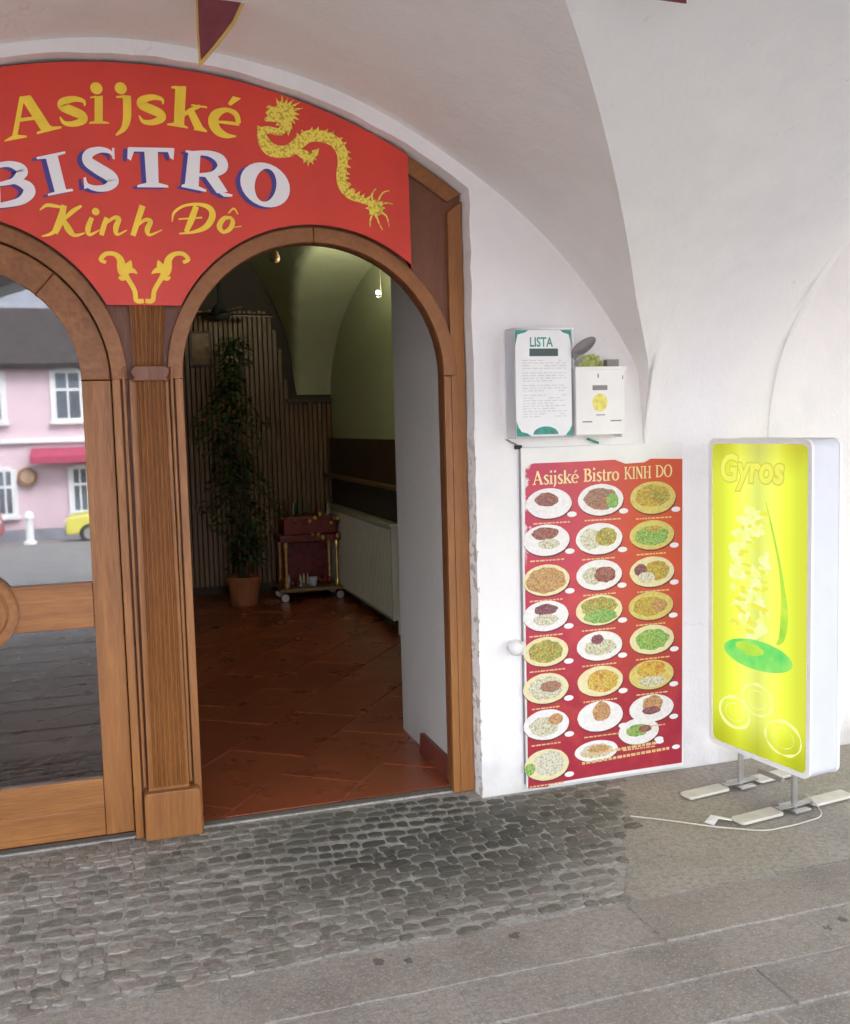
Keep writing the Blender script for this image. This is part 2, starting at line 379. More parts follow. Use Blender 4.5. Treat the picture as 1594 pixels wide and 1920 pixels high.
# ---------------------------------------------------------------- lettering outlines (metres on the sign face)
asij={'p':[[(-0.2189,2.7105),(-0.2035,2.7078),(-0.234,2.5762),(-0.2513,2.5725)],[(-0.2189,2.7105),(-0.1832,2.7174),(-0.1258,2.6208),(-0.1156,2.6143),(-0.1522,2.6012),(-0.1583,2.6052)],[(-0.22,2.6382),(-0.1758,2.6464),(-0.1712,2.6359),(-0.2223,2.6256)],[(-0.2755,2.5559),(-0.2763,2.5597),(-0.251,2.5768),(-0.2327,2.5811),(-0.2041,2.5801),(-0.2029,2.5742)],[(-0.1705,2.5935),(-0.1521,2.6028),(-0.1155,2.616),(-0.0862,2.6189),(-0.0893,2.6116),(-0.1688,2.5866)],[(0.0294,2.728),(0.0567,2.7332),(0.0518,2.639),(0.0235,2.6373)],[(0.0129,2.7213),(0.0142,2.7258),(0.035,2.7317),(0.0346,2.724)],[(0.0055,2.6328),(0.0063,2.6384),(0.025,2.644),(0.0522,2.6457),(0.0737,2.6415),(0.0735,2.6376)],[(0.1011,2.7286),(0.1025,2.7342),(0.1307,2.7396),(0.1302,2.7295)],[(0.3094,2.7842),(0.348,2.7865),(0.3334,2.642),(0.2973,2.6466)],[(0.2938,2.7758),(0.2946,2.7815),(0.314,2.7862),(0.3134,2.7738)],[(0.2735,2.6451),(0.2754,2.6508),(0.3022,2.6559),(0.3304,2.652),(0.3482,2.6418),(0.3468,2.6372)],[(0.362,2.7186),(0.3634,2.7244),(0.4194,2.7202),(0.418,2.7133)],[(0.3482,2.6916),(0.3701,2.7084),(0.4,2.6478),(0.4166,2.6323),(0.413,2.6275),(0.3667,2.6338),(0.3698,2.6397)],[(0.5142,2.7632),(0.5444,2.7573),(0.5051,2.7283),(0.4942,2.7344)]],'s':[[(-0.0065,2.6926,0.0048),(-0.0093,2.7092,0.0131),(-0.0408,2.7144,0.0202),(-0.0758,2.7027,0.0274),(-0.0795,2.6858,0.031),(-0.0476,2.673,0.0333),(-0.0174,2.6601,0.031),(-0.0146,2.6434,0.0262),(-0.0454,2.6294,0.0202),(-0.0771,2.6302,0.0143),(-0.0905,2.6498,0.0048)],[(0.2626,2.7166,0.0048),(0.2597,2.7337,0.0131),(0.2277,2.7392,0.0202),(0.1922,2.7271,0.0274),(0.1886,2.7096,0.031),(0.221,2.6964,0.0333),(0.2517,2.683,0.031),(0.2546,2.6658,0.0262),(0.2234,2.6513,0.0202),(0.1912,2.6521,0.0143),(0.1776,2.6724,0.0048)],[(0.1389,2.739,0.0274),(0.1378,2.6956,0.0286),(0.1347,2.6565,0.0274),(0.1221,2.6234,0.0191),(0.0944,2.5984,0.006)],[(0.3319,2.6832,0.0131),(0.3613,2.7038,0.0143),(0.3935,2.7196,0.0119)],[(0.4506,2.6675,0.0083),(0.4925,2.6667,0.0119),(0.5334,2.6635,0.0119)],[(0.5312,2.6669,0.0179),(0.522,2.6996,0.0202),(0.4874,2.7122,0.0167),(0.45,2.6938,0.0322),(0.4389,2.6645,0.0369),(0.4533,2.6357,0.0333),(0.4846,2.6203,0.0202),(0.5209,2.6202,0.0048)]],'c':[(0.0363,2.756,0.0208),(0.1192,2.762,0.0208)]}
bis={'p':[[(-0.3297,2.4645),(-0.2984,2.4725),(-0.3013,2.3366),(-0.3326,2.3289)],[(-0.1453,2.5076),(-0.1061,2.5185),(-0.0838,2.4005),(-0.1217,2.39)],[(-0.1747,2.5006),(-0.1753,2.5082),(-0.0803,2.5331),(-0.0791,2.5255),(-0.1079,2.5151),(-0.1429,2.5045)],[(-0.1447,2.3769),(-0.146,2.3835),(-0.12,2.3934),(-0.0849,2.4016),(-0.0622,2.4053),(-0.0604,2.3976)],[(0.079,2.5529),(0.0867,2.5545),(0.0857,2.5131),(0.0782,2.5167)],[(-0.0234,2.4448),(-0.0152,2.448),(-0.0102,2.4104),(-0.0228,2.4059)],[(0.1354,2.5594),(0.2923,2.5648),(0.2944,2.5502),(0.1318,2.5441)],[(0.1324,2.5559),(0.156,2.5516),(0.1413,2.5127),(0.1295,2.5194)],[(0.2693,2.5579),(0.2956,2.5638),(0.2903,2.5227),(0.2782,2.53)],[(0.1894,2.5535),(0.2365,2.5561),(0.234,2.4342),(0.1913,2.4323)],[(0.1577,2.4201),(0.1609,2.4281),(0.1932,2.4375),(0.2326,2.4393),(0.2667,2.4317),(0.2686,2.4238)],[(0.344,2.5517),(0.3874,2.5472),(0.375,2.4251),(0.326,2.4344)],[(0.3343,2.5523),(0.3364,2.5598),(0.389,2.5553),(0.3883,2.5415)],[(0.3968,2.4732),(0.4407,2.4822),(0.4806,2.4181),(0.4405,2.4106)],[(0.4379,2.4186),(0.4698,2.4142),(0.4978,2.4084),(0.4951,2.4008),(0.4662,2.399)],[(0.3131,2.4281),(0.317,2.4363),(0.332,2.4404),(0.3776,2.4321),(0.4037,2.4217),(0.4016,2.4136)]],'s':[[(-0.3218,2.467,0.0155),(-0.2696,2.4794,0.0202),(-0.234,2.4692,0.0333),(-0.2256,2.4517,0.0357),(-0.2548,2.423,0.0202),(-0.3048,2.4083,0.0107)],[(-0.3048,2.4083,0.0107),(-0.2523,2.4215,0.0191),(-0.214,2.4085,0.0357),(-0.2064,2.3853,0.0393),(-0.238,2.3544,0.0262),(-0.309,2.3363,0.0167)],[(0.0808,2.5252,0.006),(0.0684,2.5401,0.0143),(0.036,2.5439,0.0214),(-0.0,2.5292,0.031),(-0.0052,2.5029,0.0369),(0.0271,2.4789,0.0417),(0.0668,2.4547,0.0417),(0.0767,2.4355,0.0369),(0.0554,2.415,0.0262),(0.018,2.4094,0.0202),(-0.0113,2.4193,0.0143),(-0.0183,2.4395,0.006)],[(0.36,2.5503,0.0143),(0.4177,2.5517,0.0214),(0.4575,2.5337,0.0369),(0.4644,2.5041,0.0381),(0.4318,2.4795,0.0214),(0.3795,2.4735,0.0119)]],'c':[],'ring':([(0.7015,2.4021),(0.6896,2.3883),(0.6742,2.3775),(0.6561,2.3704),(0.6362,2.3672),(0.6155,2.3681),(0.5951,2.3731),(0.576,2.3818),(0.5591,2.3938),(0.5452,2.4085),(0.5351,2.4252),(0.5293,2.443),(0.5279,2.4611),(0.5311,2.4786),(0.5386,2.4945),(0.5502,2.5082),(0.5653,2.5189),(0.5831,2.5262),(0.6028,2.5296),(0.6234,2.529),(0.6438,2.5243),(0.6631,2.5158),(0.6803,2.5039),(0.6944,2.4892),(0.7048,2.4724),(0.7109,2.4544),(0.7124,2.436),(0.7092,2.4183)],[(0.6611,2.4447),(0.6579,2.4312),(0.6528,2.4186),(0.6462,2.4074),(0.6383,2.3983),(0.6295,2.3916),(0.6204,2.3878),(0.6112,2.387),(0.6026,2.3892),(0.595,2.3943),(0.5886,2.4021),(0.5839,2.4122),(0.5811,2.424),(0.5802,2.437),(0.5814,2.4505),(0.5846,2.4639),(0.5896,2.4765),(0.5962,2.4876),(0.6041,2.4967),(0.6128,2.5034),(0.6219,2.5073),(0.631,2.5082),(0.6396,2.5061),(0.6473,2.501),(0.6537,2.4933),(0.6585,2.4832),(0.6614,2.4714),(0.6623,2.4583)])}
kinh={'p':[],'s':[[(-0.0932,2.3475,0.0179),(-0.1095,2.2942,0.025),(-0.1306,2.2502,0.0202)],[(-0.175,2.3278,0.0036),(-0.1518,2.3452,0.0119),(-0.1227,2.3436,0.0119),(-0.091,2.3382,0.0071)],[(-0.0351,2.3481,0.0083),(-0.0675,2.3263,0.0155),(-0.1027,2.2916,0.0083)],[(-0.0984,2.3001,0.0107),(-0.0842,2.2672,0.0238),(-0.0639,2.2444,0.0131),(-0.0294,2.2533,0.0048)],[(-0.1737,2.2378,0.0036),(-0.1468,2.2452,0.0107),(-0.1236,2.2604,0.0155)],[(-0.0026,2.308,0.0155),(-0.0177,2.2694,0.0191),(-0.0123,2.2482,0.0119),(0.0225,2.2662,0.0036)],[(0.0483,2.3098,0.0155),(0.0356,2.2767,0.0179),(0.0269,2.2472,0.0155)],[(0.0386,2.2825,0.0048),(0.0702,2.3089,0.0119),(0.0894,2.3067,0.0167),(0.0778,2.2753,0.0191),(0.081,2.2511,0.0107),(0.1151,2.268,0.0036)],[(0.1741,2.3563,0.0214),(0.1547,2.3034,0.0202),(0.1353,2.2488,0.0179)],[(0.1462,2.2775,0.0048),(0.1783,2.3053,0.0119),(0.1994,2.3015,0.0167),(0.1868,2.2732,0.0191),(0.1937,2.2534,0.0107),(0.2387,2.2731,0.0036)],[(0.364,2.3614,0.0202),(0.3432,2.3099,0.0226),(0.3229,2.2677,0.0155)],[(0.2753,2.303,0.0036),(0.2843,2.3365,0.0095),(0.3227,2.3621,0.0095),(0.3747,2.3687,0.0119),(0.4136,2.3558,0.0202),(0.4204,2.3253,0.0238),(0.3954,2.2886,0.0202),(0.35,2.2686,0.0107),(0.2979,2.2612,0.0048)],[(0.2986,2.3129,0.006),(0.383,2.3217,0.006)],[(0.4907,2.3255,0.0095),(0.4629,2.321,0.0167),(0.4446,2.2931,0.0202),(0.4578,2.272,0.0131),(0.483,2.2844,0.0167),(0.4947,2.3093,0.0167),(0.4883,2.3254,0.0095)],[(0.4879,2.2887,0.0036),(0.5266,2.2952,0.0036)],[(0.4795,2.3403,0.0048),(0.5004,2.3585,0.0071),(0.5148,2.3381,0.0048)]],'c':[(0.0116,2.3292,0.0131)]}
orn={'p':[],'s':[[(0.1669,2.0177,0.0155),(0.1924,2.0192,0.0167),(0.201,2.0556,0.0167),(0.2275,2.0993,0.0179),(0.249,2.1315,0.031),(0.2563,2.1662,0.025),(0.2773,2.1869,0.0167),(0.3089,2.1888,0.0155),(0.3264,2.1696,0.0155),(0.3074,2.1576,0.0119)],[(0.2597,2.1172,0.0179),(0.232,2.134,0.0357),(0.2192,2.1625,0.006)],[(0.2545,2.1287,0.0238),(0.2147,2.1279,0.0202),(0.1937,2.1148,0.0036)],[(0.2248,2.1022,0.0095),(0.2474,2.0997,0.0179),(0.2602,2.1045,0.0048)],[(0.1613,2.0177,0.0155),(0.136,2.0186,0.0167),(0.1311,2.0546,0.0167),(0.1092,2.0972,0.0179),(0.0914,2.1282,0.031),(0.0875,2.1623,0.025),(0.0692,2.1817,0.0167),(0.0389,2.1821,0.0155),(0.0203,2.1624,0.0155),(0.0373,2.1515,0.0119)],[(0.0795,2.1138,0.0179),(0.1082,2.1314,0.0357),(0.1236,2.1603,0.006)],[(0.0857,2.1253,0.0238),(0.1246,2.1261,0.0202),(0.1442,2.1139,0.0036)],[(0.1122,2.1001,0.0095),(0.0898,2.0969,0.0179),(0.0778,2.1012,0.0048)]],'c':[]}
drag={'p':[[(0.6772,2.7315),(0.6743,2.7704),(0.6904,2.7414)],[(0.6863,2.7392),(0.6972,2.7814),(0.7018,2.7445)],[(0.6973,2.7438),(0.7197,2.7733),(0.7132,2.7439)],[(0.7088,2.7446),(0.7422,2.77),(0.7233,2.7395)],[(0.7196,2.7416),(0.7654,2.7604),(0.7309,2.7319)],[(0.7283,2.7352),(0.7765,2.7385),(0.7351,2.7219)],[(0.7339,2.726),(0.7628,2.7131),(0.7353,2.7108)],[(0.7357,2.7152),(0.7589,2.6926),(0.7317,2.6998)],[(0.7335,2.704),(0.7442,2.6763),(0.7245,2.6904)],[(0.7276,2.6938),(0.731,2.6566),(0.7146,2.6835)],[(0.7187,2.6858),(0.7078,2.6565),(0.7033,2.68)],[(0.6905,2.7449),(0.6508,2.7283),(0.6319,2.7149),(0.6351,2.7073),(0.6748,2.7122)],[(0.6801,2.6997),(0.6399,2.6999),(0.6264,2.6912),(0.6306,2.6815),(0.6822,2.6803)],[(0.6636,2.7192),(0.6355,2.7318),(0.6455,2.7402),(0.6842,2.7306)],[(0.6904,2.7421),(0.6739,2.7605),(0.7024,2.753)],[(0.6994,2.6758),(0.7151,2.632),(0.7292,2.6676)],[(0.6765,2.6799),(0.6656,2.667),(0.6876,2.6706)],[(0.7457,2.6249),(0.7473,2.6483),(0.7597,2.6344)],[(0.7637,2.6372),(0.7653,2.6606),(0.7777,2.6468)],[(0.7925,2.653),(0.8069,2.6733),(0.8091,2.6544)],[(0.8162,2.655),(0.8306,2.6753),(0.8327,2.6564)],[(0.8473,2.6557),(0.8682,2.6701),(0.8627,2.651)],[(0.8708,2.6486),(0.8918,2.663),(0.8862,2.6439)],[(0.9009,2.6365),(0.9258,2.6398),(0.9112,2.6249)],[(0.9153,2.6203),(0.9402,2.6235),(0.9256,2.6086)],[(0.9331,2.5949),(0.9551,2.5854),(0.9351,2.5792)],[(0.936,2.5722),(0.958,2.5626),(0.9379,2.5564)],[(0.9359,2.5434),(0.9531,2.5281),(0.9331,2.5274)],[(0.9314,2.5174),(0.9486,2.5021),(0.9286,2.5013)],[(0.9262,2.4981),(0.9476,2.4887),(0.9285,2.4824)],[(0.9292,2.4782),(0.9506,2.4687),(0.9315,2.4624)],[(0.9279,2.4645),(0.9521,2.4666),(0.9383,2.4526)],[(0.9404,2.4501),(0.9647,2.4522),(0.9508,2.4381)],[(0.9467,2.4377),(0.968,2.4496),(0.9621,2.4319)],[(0.9647,2.431),(0.986,2.4429),(0.9801,2.4252)],[(0.9829,2.4224),(1.0034,2.4351),(0.9988,2.4175)],[(1.0056,2.4155),(1.0261,2.4283),(1.0215,2.4106)],[(0.8002,2.5832),(0.8211,2.5902),(0.8073,2.5731)],[(0.8069,2.5744),(0.8301,2.5708),(0.8073,2.5617)],[(0.8076,2.5632),(0.8205,2.5503),(0.8012,2.5515)],[(0.8023,2.5526),(0.8085,2.5306),(0.7909,2.5451)],[(0.7923,2.5456),(0.7857,2.5237),(0.7791,2.5445)],[(0.7805,2.5442),(0.7672,2.5339),(0.7691,2.5497)],[(1.0679,2.3884),(1.0856,2.3822),(1.0675,2.3746)],[(1.0656,2.3705),(1.07,2.3563),(1.055,2.3604)],[(1.0507,2.3586),(1.0429,2.3431),(1.0361,2.358)],[(1.0319,2.3595),(1.0164,2.3542),(1.022,2.3689)],[(1.0204,2.3728),(1.0012,2.3789),(1.0208,2.3866)],[(1.0227,2.3906),(1.0168,2.4062),(1.0332,2.4007)],[(1.0375,2.4026),(1.0452,2.4151),(1.0521,2.4031)],[(1.0562,2.4017),(1.0742,2.4093),(1.0663,2.3923)]],'s':[[(0.7055,2.6846,0.0342),(0.6867,2.6471,0.0274),(0.6379,2.6497,0.0269),(0.6146,2.64,0.031),(0.6218,2.607,0.0444),(0.6437,2.5803,0.0498),(0.6809,2.5729,0.0444),(0.7189,2.5806,0.0444),(0.7551,2.6107,0.0444),(0.7912,2.6353,0.0444),(0.8385,2.6393,0.0444),(0.8856,2.625,0.0444),(0.9143,2.5924,0.0444),(0.92,2.547,0.0391),(0.911,2.495,0.0364),(0.9168,2.4551,0.0337),(0.9418,2.4263,0.0296),(0.9778,2.4128,0.0256),(1.0232,2.399,0.0202)],[(0.7393,2.58,0.0171),(0.771,2.5676,0.0354),(0.7942,2.5575,0.032),(0.8185,2.5758,0.0137),(0.828,2.5934,0.0057)],[(0.6013,2.663,0.0057),(0.6092,2.648,0.0194),(0.6229,2.6321,0.0171)],[(1.0384,2.3967,0.008),(1.0301,2.4254,0.008),(1.04,2.4461,0.0057),(1.0495,2.4541,0.0023)],[(1.0509,2.4001,0.008),(1.0737,2.4388,0.0057),(1.1018,2.4488,0.0023)],[(1.0568,2.3916,0.0068),(1.088,2.4015,0.0057),(1.1146,2.3985,0.0023)],[(1.0344,2.3674,0.008),(1.021,2.332,0.0068),(1.0203,2.3086,0.0023)],[(1.0435,2.3619,0.0068),(1.0547,2.3273,0.0057),(1.0693,2.2985,0.0023)],[(1.0561,2.3711,0.0068),(1.0864,2.3518,0.0068),(1.0975,2.3083,0.0023)],[(0.6399,2.6999,0.0148),(0.666,2.7071,0.0171),(0.689,2.7058,0.0171)],[(0.6422,2.6861,0.0114),(0.671,2.688,0.0148),(0.6943,2.6922,0.0114)]],'c':[(0.7019,2.7106,0.0377),(1.0441,2.3806,0.0297)]}
PLATES=[(1.7262,1.2053,0.1037,0.0636),(1.9625,1.2092,0.1074,0.067),(2.2097,1.2064,0.1112,0.0704),(1.7117,1.0539,0.1062,0.0662),(1.9532,1.046,0.11,0.0673),(2.2034,1.0469,0.1089,0.064),(1.7089,0.8877,0.1066,0.0666),(1.9513,0.8926,0.1079,0.0655),(2.2023,0.8885,0.1092,0.0667),(1.7039,0.7384,0.1044,0.0648),(1.9495,0.7428,0.1108,0.0659),(2.1961,0.741,0.1095,0.0625),(1.7014,0.5881,0.1047,0.0629),(1.9502,0.5896,0.1085,0.064),(2.2003,0.5942,0.1098,0.0652),(1.6988,0.4323,0.105,0.0656),(1.9509,0.4376,0.1089,0.0668),(2.1966,0.4401,0.1102,0.0656),(1.6986,0.2775,0.1053,0.066),(1.9491,0.285,0.1092,0.0672),(2.1956,0.2919,0.1105,0.0613),(2.1324,0.1978,0.0992,0.0589),(1.6981,0.1056,0.1033,0.0688),(1.9296,0.136,0.1042,0.0466)]

# ---------------------------------------------------------------- ground
def struct(o): o['kind'] = 'structure'; return o
AX = .1625                                   # axis of the doorway
pave = struct(MB().box(-7, 7.2, -3.95, .14, -.30, -.0048).obj('pavement', M['mortar']))
street = struct(mesh('street', [(-150,-3.95,-.13),(150,-3.95,-.13),(150,-34,-2.27),(-150,-34,-2.27),(-150,-160,-2.3),(150,-160,-2.3)], [(0,3,2,1),(3,4,5,2)], M['street']))
MB().box(-7, 7.2, -4.10, -3.955, -.30, -.004).obj('kerb', M['slab'], pave, bevel=.01)
def xb(y): return 2.03+(y+.147)*.553          # where the setts give way to concrete
def stone(cx, cy, w, h, rot, top):
    n = 10; P = []
    for i in range(n):
        a = 2*pi*i/n+random.uniform(-.14, .14); c, s = cos(a), sin(a)
        k = (abs(c)**5+abs(s)**5)**(-1/5)*random.uniform(.86, 1.05)
        x, y = c*k*w/2, s*k*h/2
        P.append((cx+x*cos(rot)-y*sin(rot), cy+x*sin(rot)+y*cos(rot)))
    V = [(x, y, -.04) for x, y in P]+[(x, y, top-.0035) for x, y in P]
    V += [(cx+(x-cx)*.88, cy+(y-cy)*.88, top-random.uniform(0, .0016)) for x, y in P]+[(cx, cy, top+.001)]
    F = []
    for r in (0, n):
        F += [(r+i, r+(i+1)%n, r+n+(i+1)%n, r+n+i) for i in range(n)]
    F += [(2*n+i, 2*n+(i+1)%n, 3*n) for i in range(n)]
    return V, F
stones = []
y = .108; row = 0
while y > -1.02:
    h = random.uniform(.040, .064); yc = y-h/2; x = -1.75+random.uniform(0, .06)
    while x < 2.2:
        wd = random.choice((random.uniform(.032, .05), random.uniform(.045, .07), random.uniform(.065, .10)))
        cx = x+wd/2; cy = yc+.030*sin(cx*2.3+row*.33)+.012*sin(cx*6.1+row*.8)+random.uniform(-.009, .009)
        ok = cx < xb(cy)-.03+.03*sin(cy*23) and cy-h/2 > -1.03 and (cy+h/2 < .004 or (-1.05 < cx < 1.36 and cy+h/2 < .118))
        if ok: stones.append((cx, cy, wd*.99, h*.98, random.uniform(-.16, .16), random.uniform(-.0012, .0012)))
        x += wd+random.uniform(.001, .006)
    y -= h+random.uniform(.000, .003); row += 1
vis = lambda s: hypot(s[0]-.7, (s[1]+.45)*1.2)
stones.sort(key=vis)
for s in stones[:300]:
    V, F = stone(*s)
    o = mesh('cobblestone', [(a-s[0], b-s[1], c) for a, b, c in V], F, M['cobble'], pave, smooth=False); o.location = (s[0], s[1], 0)
rest = MB()
for s in stones[300:]: rest.add(*stone(*s))
rest.obj('cobblestones', M['cobble'], pave)['kind'] = 'stuff'
# long granite slabs parallel to the wall
edges = [-1.015, -1.275, -1.48, -1.675, -1.90, -2.13, -2.38, -2.62, -2.88, -3.15, -3.42, -3.69, -3.95]
for j in range(len(edges)-1):
    x = -7+random.uniform(0, .8)
    cuts = [-6.98]
    while x < 7: cuts.append(x); x += random.uniform(.75, 1.5)
    cuts.append(7.18)
    for a, b in zip(cuts, cuts[1:]):
        t = random.uniform(-.0035, .001); g = .0022
        ys, ye = edges[j+1]+g, edges[j]-g
        n = max(2, int((b-a)/.12)); T = []
        for i in range(n+1): T.append((a+g+(b-a-2*g)*i/n, ye+random.uniform(-.005, .002)))
        for i in range(n+1): T.append((b-g-(b-a-2*g)*i/n, ys+random.uniform(-.002, .005)))
        k = len(T); mx, my = (a+b)/2, (ys+ye)/2
        V = [(p-mx, q-my, -.04) for p, q in T]+[(p-mx, q-my, t-.004) for p, q in T]
        V += [(p-mx+(.006 if p < mx else -.006)*(abs(p-mx) > (b-a)/2-.02), q-my+(.006 if q < my else -.006), t) for p, q in T]
        F = [(i, k+i, k+(i+1)%k, (i+1)%k) for i in range(k)]+[(k+i, 2*k+i, 2*k+(i+1)%k, k+(i+1)%k) for i in range(k)]+[tuple(range(3*k-1, 2*k-1, -1))]
        o = mesh('paving_slab', V, F, M['slab'], pave); o.location = (mx, my, 0)
# smooth concrete in front of the pier
P = [(xb(-1.01+i*.05)-.035+random.uniform(-.012, .012), -1.01+i*.05) for i in range(21)]
P = P[::-1]+[(7, -1.008), (7, .0)]
P = [(p[0], p[1]) for p in P]
mesh('concrete_patch', [(a, b, -.002) for a, b in P]+[(a, b, -.05) for a, b in P], [tuple(range(len(P)))]+[(i, len(P)+i, len(P)+(i+1)%len(P), (i+1)%len(P)) for i in range(len(P))], M['concrete'], pave)

# ---------------------------------------------------------------- the arcade building
bld = thing('arcade_building', 'old white plastered building with a vaulted arcade over the pavement', 'building', (AX, .5, 0))
def outer(dx, dz):      # doorway outline, right foot to left foot, grown by dx / dz
    R = 2.12; a = math.asin((1.2465+dx)/(R+dz))
    return [(AX+1.2465+dx, -.02)]+arc(AX, 2.86-R, R+dz, pi/2-a, pi/2+a, 36)+[(AX-1.2465-dx, -.02)]
hole = outer(.004, .004)
def chip(P):             # old uneven plaster edge
    out = []
    for a, b in zip(P, P[1:]):
        n = max(1, int(hypot(a[0]-b[0], a[1]-b[1])/.06))
        for i in range(n):
            t = i/n; out.append((a[0]+(b[0]-a[0])*t+random.uniform(-.003, .004), a[1]+(b[1]-a[1])*t+random.uniform(-.003, .003)))
    return out+[P[-1]]
wp = [(-7, -.02)]+[(-7, 4.2), (7.2, 4.2), (7.2, -.02)]+chip(hole)
MB().prism(wp, 0, .95).obj('wall', M['plaster'], bld)
# the reveal behind the door frame
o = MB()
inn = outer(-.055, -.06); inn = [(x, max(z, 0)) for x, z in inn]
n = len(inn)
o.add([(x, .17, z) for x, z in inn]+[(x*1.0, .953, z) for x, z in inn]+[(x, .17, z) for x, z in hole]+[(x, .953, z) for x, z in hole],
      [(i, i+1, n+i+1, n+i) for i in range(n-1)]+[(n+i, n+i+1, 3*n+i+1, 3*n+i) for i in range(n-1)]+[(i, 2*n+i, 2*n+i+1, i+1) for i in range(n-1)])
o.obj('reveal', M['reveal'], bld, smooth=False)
V = [(1.353, .16+.01*i, .02) for i in range(46)]
MB().prism([(1.325, .0), (1.356, .0), (1.356, .105), (1.332, .105)], .165, .60).obj('skirting', M['skirt'], bld, bevel=.003)

# vault: a barrel along the arcade cut by cross barrels over each bay
PROF = [(0, 1.28), (-.006, 1.42), (-.022, 1.55), (-.055, 1.67), (-.115, 1.79), (-.193, 1.895)]
yy = -.28
while yy > -1.75: PROF.append((yy, -.602+sqrt(3.551**2-(yy+2.694)**2))); yy -= .07
PROF.append((-1.75, -.602+sqrt(3.551**2-(-1.75+2.694)**2)))
def prof_at(s):
    s = max(0, min(len(PROF)-1.0001, s)); i = int(s); t = s-i
    return (PROF[i][0]+(PROF[i+1][0]-PROF[i][0])*t, PROF[i][1]+(PROF[i+1][1]-PROF[i][1])*t)
def prof_s(z):
    if z >= PROF[-1][1]: return len(PROF)-1
    for i in range(len(PROF)-1):
        if PROF[i+1][1] >= z: return i+(z-PROF[i][1])/(PROF[i+1][1]-PROF[i][1])
def wob(x, y, z):
    e = .10*math.exp((x-2.86)/.11) if 2.2 < x < 2.90 else (.10*math.exp(.04/.11)*math.exp(-(x-2.90)/.11) if 2.9 <= x < 3.9 else 0)
    return z+.005*sin(x*3.1+y*2.3)+.004*sin(x*7.3-y*5.1+1.0)+e*max(0, min(1, (z-1.3)*2))
DXM = 2.025
wide = lambda dx: sqrt(max(0, 2.29**2-dx*dx))+.62 if abs(dx) < 1.99 else 1.753-(abs(dx)-1.99)/.035*.47
tall = lambda dx: 1.50+1.52*sqrt(max(0, 1-(dx/1.33)**2))
BAYS = [(AX-4.52, DXM, wide), (AX, DXM, wide), (4.12, 1.33, tall)]
barrel, lun = MB(), MB()
xs = []; last = -7.0
for b, dm, fz in BAYS:
    k = max(2, int((b-dm-last)/.04))
    xs += [(last+(b-dm-.0005-last)*i/k, None, None) for i in range(k+1)]
    nn = 130
    for i in range(nn+1):
        t = -cos(pi*i/nn)*.5+(2*i/nn-1)*.5
        xs.append((b+dm*t, dm*t, fz))
    last = b+dm+.0005
xs += [(last+(7.2-last)*i/20, None, None) for i in range(21)]
NB, NL = 26, 8
bc, lc, lf = [], [], []
for x, dx, fz in xs:
    z = fz(dx) if dx is not None else 1.28
    s = prof_s(max(z, 1.2801)) if dx is not None else 0
    S1 = len(PROF)-1
    bc.append([prof_at(s+(S1-s)*i/NB) for i in range(NB+1)])
    yg = prof_at(s)[0]
    lc.append([(.01+(yg-.01)*i/NL, z) for i in range(NL+1)] if dx is not None else None)
def strip(mb, cols, flip=False):
    for (xa, A), (xc, B) in zip(cols, cols[1:]):
        if A is None or B is None: continue
        n = len(A); V = [(xa, q[0], wob(xa, q[0], q[1])) for q in A]+[(xc, q[0], wob(xc, q[0], q[1])) for q in B]
        mb.add(V, [(i, i+1, n+i+1, n+i) for i in range(n-1)])
X = [q[0] for q in xs]
strip(barrel, list(zip(X, bc))); strip(barrel, [(x, [(-3.5-q[0], q[1]) for q in c]) for x, c in zip(X, bc)])
strip(lun, list(zip(X, lc))); strip(lun, [(x, [(-3.5-q[0], q[1]) for q in c] if c else None) for x, c in zip(X, lc)])
for mb, nme in ((barrel, 'barrel_vault'), (lun, 'lunette_vault')):
    ob = mb.obj(nme, M['vault'] if nme == 'lunette_vault' else M['plaster'], bld, smooth=True)
    bm = bmesh.new(); bm.from_mesh(ob.data); bmesh.ops.remove_doubles(bm, verts=bm.verts, dist=.0004); bm.to_mesh(ob.data); bm.free()
# street front of the arcade with its open arches
P = [(-7, -.3), (-7, 4.2), (7.2, 4.2), (7.2, -.3)]
for b, h, A in ((4.12, 1.25, [(1.25*cos(pi*i/24), 1.45+1.22*sin(pi*i/24)) for i in range(25)]), (AX, 2.0, arc(0, .40, 2.29, .51, pi-.51, 30)), (AX-4.52, 2.0, arc(0, .40, 2.29, .51, pi-.51, 30))):
    P += [(b+h, -.3)]+[(b+q[0], q[1]) for q in A]+[(b-h, -.3)]
MB().prism(P, -3.95, -3.5).obj('street_front', M['plaster'], bld)
MB().box(-7, 7.2, -3.95, .95, 4.201, 9).obj('upper_storey', M['plaster'], bld)
MB().box(-7, 7.2, -3.49, -.01, 3.16, 4.19).obj('vault_fill', M['plaster'], bld)
